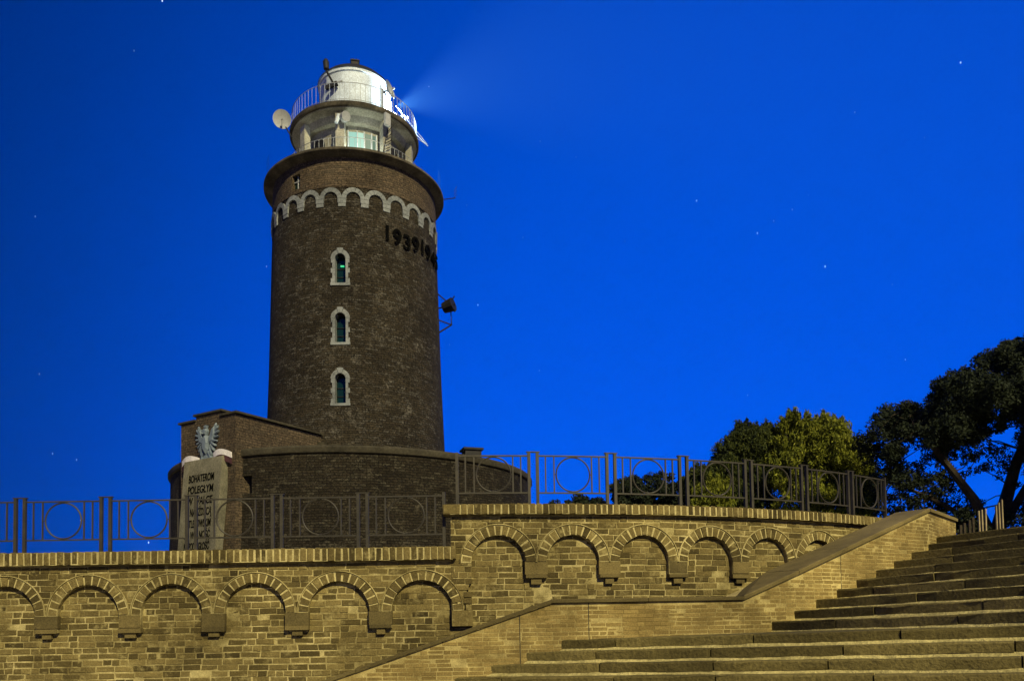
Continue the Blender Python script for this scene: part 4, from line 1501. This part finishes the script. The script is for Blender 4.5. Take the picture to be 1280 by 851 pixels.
# low trees seen through the railing
for bx, by, top, w, lab in ((2.0, 36.0, 6.9, 0.7, 'small dark bush tree seen through the railing next to the drum'),
                            (3.3, 37.0, 7.3, 1.3, 'small dark tree framed by the second railing ring beyond the drum'),
                            (5.5, 34.0, 7.75, 1.7, 'round dark tree framed by the third railing ring'),
                            (7.7, 36.0, 7.9, 1.2, 'low dark tree between the round dark tree and the pines')):
    cl = bushy(rg, bx, by, (top + 4.2) / 2, w, w, (top - 4.2) / 2, 260, 0.24, 110)
    for k in range(7):
        cl.append((bx + rg.uniform(-w, w) * 0.8, by, top - rg.uniform(0.0, 0.5), 0.25, 120))
    tree('small_tree', lab, 'tree', None, 0.1, simple_limbs(rg, bx, by, top, cl, 0.09, 10), cl, 'dark_leaf', rg.randint(1, 999), (0.09, 0.03), group='small trees beyond the railing')
# the big dark tree
rg = random.Random(77)
cl = []
dense = ((13.0, 8.35, 0.8), (13.9, 8.7, 1.0), (14.9, 9.2, 1.1), (15.9, 9.8, 1.2), (14.6, 8.2, 1.1), (15.7, 8.6, 1.3), (16.8, 9.2, 1.4), (17.4, 10.4, 1.3), (17.8, 8.2, 1.5), (19, 9.6, 1.8), (18.4, 11.2, 1.4), (20.2, 8.4, 1.8), (16.4, 10.5, 0.6), (13.4, 7.8, 0.6))
for x, z, r in dense:
    cl += bushy(rg, x, 25 + rg.uniform(-1.2, 1.2), z - 0.45, r, r * 1.2, r * 0.65, 80, 0.25, 115)
sparse = ((11.9, 7.5, 0.6), (12.3, 6.6, 0.8), (12.9, 7.2, 0.8), (13.6, 6.6, 1.0), (11.9, 5.7, 0.7), (12.9, 5.7, 0.9), (14.0, 5.8, 1.0), (15.0, 6.8, 0.9), (15.9, 6.3, 0.9), (14.6, 5.0, 0.8), (16.3, 7.2, 0.7), (12.4, 8.0, 0.6), (12.5, 5.0, 0.7), (11.7, 6.6, 0.4), (16.6, 5.6, 0.9), (17.2, 4.6, 0.9), (15.6, 4.3, 0.8), (13.6, 4.5, 0.9), (17.0, 6.6, 0.9), (14.2, 7.4, 0.9), (16.2, 4.0, 0.7), (12.2, 7.4, 0.7), (18.2, 5.6, 0.9))
sp_cl = []
for x, z, r in sparse:
    sp_cl += bushy(rg, x, 25 + rg.uniform(-1.5, 1.5), z, r, r * 1.3, r * 0.8, 34, 0.2, 48)
allc = cl + sp_cl
bx, by = 15.4, 25.2
limbs = [([(bx, by, 2.4), (bx - 0.1, by, 4.0), (bx + 0.6, by, 6.2), (bx + 1.6, by, 8.6)], 0.30, 0.10),
         ([(bx, by, 3.6), (bx - 0.9, by - 0.3, 5.2), (bx - 2.0, by, 7.0), (bx - 2.6, by, 8.2)], 0.19, 0.05),
         ([(bx + 0.3, by, 4.6), (bx + 0.9, by - 0.5, 6.0), (bx + 0.7, by - 0.3, 8.4)], 0.15, 0.05),
         ([(bx - 0.2, by, 4.2), (bx - 1.6, by + 0.4, 5.2), (bx - 3.2, by + 0.2, 5.9)], 0.11, 0.03),
         ([(bx + 1.4, by + 0.6, 2.4), (bx + 1.3, by + 0.6, 4.5), (bx + 2.2, by + 0.4, 7.5)], 0.22, 0.08)]
ends = []
for l in limbs:
    pts_ = [Vector(q) for q in l[0]]
    for a_, b_ in zip(pts_[1:-1], pts_[2:]):
        ends += [a_ + (b_ - a_) * k / 8 for k in range(9)]
for c in rg.sample(sp_cl, 150) + rg.sample(cl, 60):
    p = Vector(c[:3])
    e = min(ends, key=lambda q: (q - p).length + rg.uniform(0, 1.2))
    mid = (p + e) / 2 + Vector((rg.uniform(-0.3, 0.3), rg.uniform(-0.3, 0.3), rg.uniform(-0.1, 0.4)))
    limbs.append(([e, mid, p], 0.028, 0.006))
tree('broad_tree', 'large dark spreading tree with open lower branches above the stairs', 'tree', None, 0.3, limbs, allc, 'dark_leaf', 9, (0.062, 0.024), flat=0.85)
cl = bushy(rg, 12.6, 23.5, 3.9, 1.3, 0.8, 0.8, 40, 0.3, 300)
tree('shrub', 'low dark shrub behind the end of the curved railing', 'shrub', None, 0.05, simple_limbs(rg, 12.6, 23.5, 4.6, cl, 0.05, 12), cl, 'dark_leaf', 12, (0.08, 0.03))
# tree added out of view, placed to keep lamplight off the big one
cl = bushy(rg, 21.3, 21.0, 8.8, 4.6, 4.0, 4.4, 190, 0.75, 300)
tree('broad_tree', 'large dark tree added out of view to shade the spreading one', 'tree', None, 0.3, simple_limbs(rg, 21.3, 21.0, 12.5, cl, 0.3, 40), cl, 'dark_leaf', 31, (0.16, 0.07))

# weeds along the foot of the curved railing
T = thing('weeds', 'dry weeds on the coping at the end of the curved railing', 'weeds')
b = MB()
for k in range(46):
    s = rnd.uniform(5.6, 8.2)
    p = Vector(arcp(s, -0.28 + rnd.uniform(-0.08, 0.08), 3.24))
    h = rnd.uniform(0.05, 0.16)
    d = Vector((rnd.uniform(-0.06, 0.06), rnd.uniform(-0.06, 0.06), h))
    b.tube([p, p + d * 0.6, p + d + Vector((rnd.uniform(-0.06, 0.06), 0, -0.01))], [0.006, 0.005, 0.002], 4)
b.build('stems', 'pine', T, kind='stuff')

# pale stakes at the head of the stairs
T = thing('stake_fence', 'short pale stake fence at the head of the stairs', 'fence')
for px_, z1 in ((9.02, 3.42), (9.10, 3.46), (9.20, 3.52), (9.28, 3.56), (9.40, 3.70), (9.46, 3.72), (9.53, 3.74), (9.75, 3.80), (9.81, 3.86), (9.87, 3.92)):
    b = MB()
    wd = 0.05 if px_ < 9.3 else 0.026
    b.box((px_, 16.0, (2.86 + z1) / 2), (wd, 0.03, z1 - 2.86), 0.2, rnd.uniform(-0.02, 0.02))
    b.build('stake', 'wood' if px_ > 9.3 else 'bark', T)
b = MB(); b.box((9.45, 16.04, 3.08), (1.0, 0.02, 0.04)); b.build('rail', 'wood', T)

# ------------------------------------------------------------------ sea air that shows the beam
b = MB()
b.box((0, 0, 16.0), (640, 640, 36.0))
me = b.mesh('haze', 'ground')
me.materials.clear()
hm = bpy.data.materials.new('haze')
hm.use_nodes = True
ht = hm.node_tree
for n_ in list(ht.nodes):
    ht.nodes.remove(n_)
ho = ht.nodes.new('ShaderNodeOutputMaterial')
pv = ht.nodes.new('ShaderNodeVolumePrincipled')
pv.inputs['Color'].default_value = (0.8, 0.88, 1.0, 1)
pv.inputs['Density'].default_value = 0.00004
pv.inputs['Anisotropy'].default_value = 0.0
ht.links.new(pv.outputs[0], ho.inputs['Volume'])
me.materials.append(hm)
hz = link('haze', me, None, kind='stuff')
hz['label'] = 'thin sea haze that the beam shines through'
hz['category'] = 'haze'
sd = bpy.data.lights.new('beacon_beam', 'SPOT')
sd.energy = 950000
sd.color = (0.16, 0.55, 1.0)
sd.spot_size = rad(72)
sd.spot_blend = 1.0
sd.shadow_soft_size = 0.12
so = bpy.data.objects.new('beacon_beam', sd)
COL.objects.link(so)
so.location = tw(80, 2.2, 27.2)
so.rotation_euler = Vector((0.95, -0.15, 0.16)).to_track_quat('-Z', 'Y').to_euler()
S.cycles.volume_bounces = 0
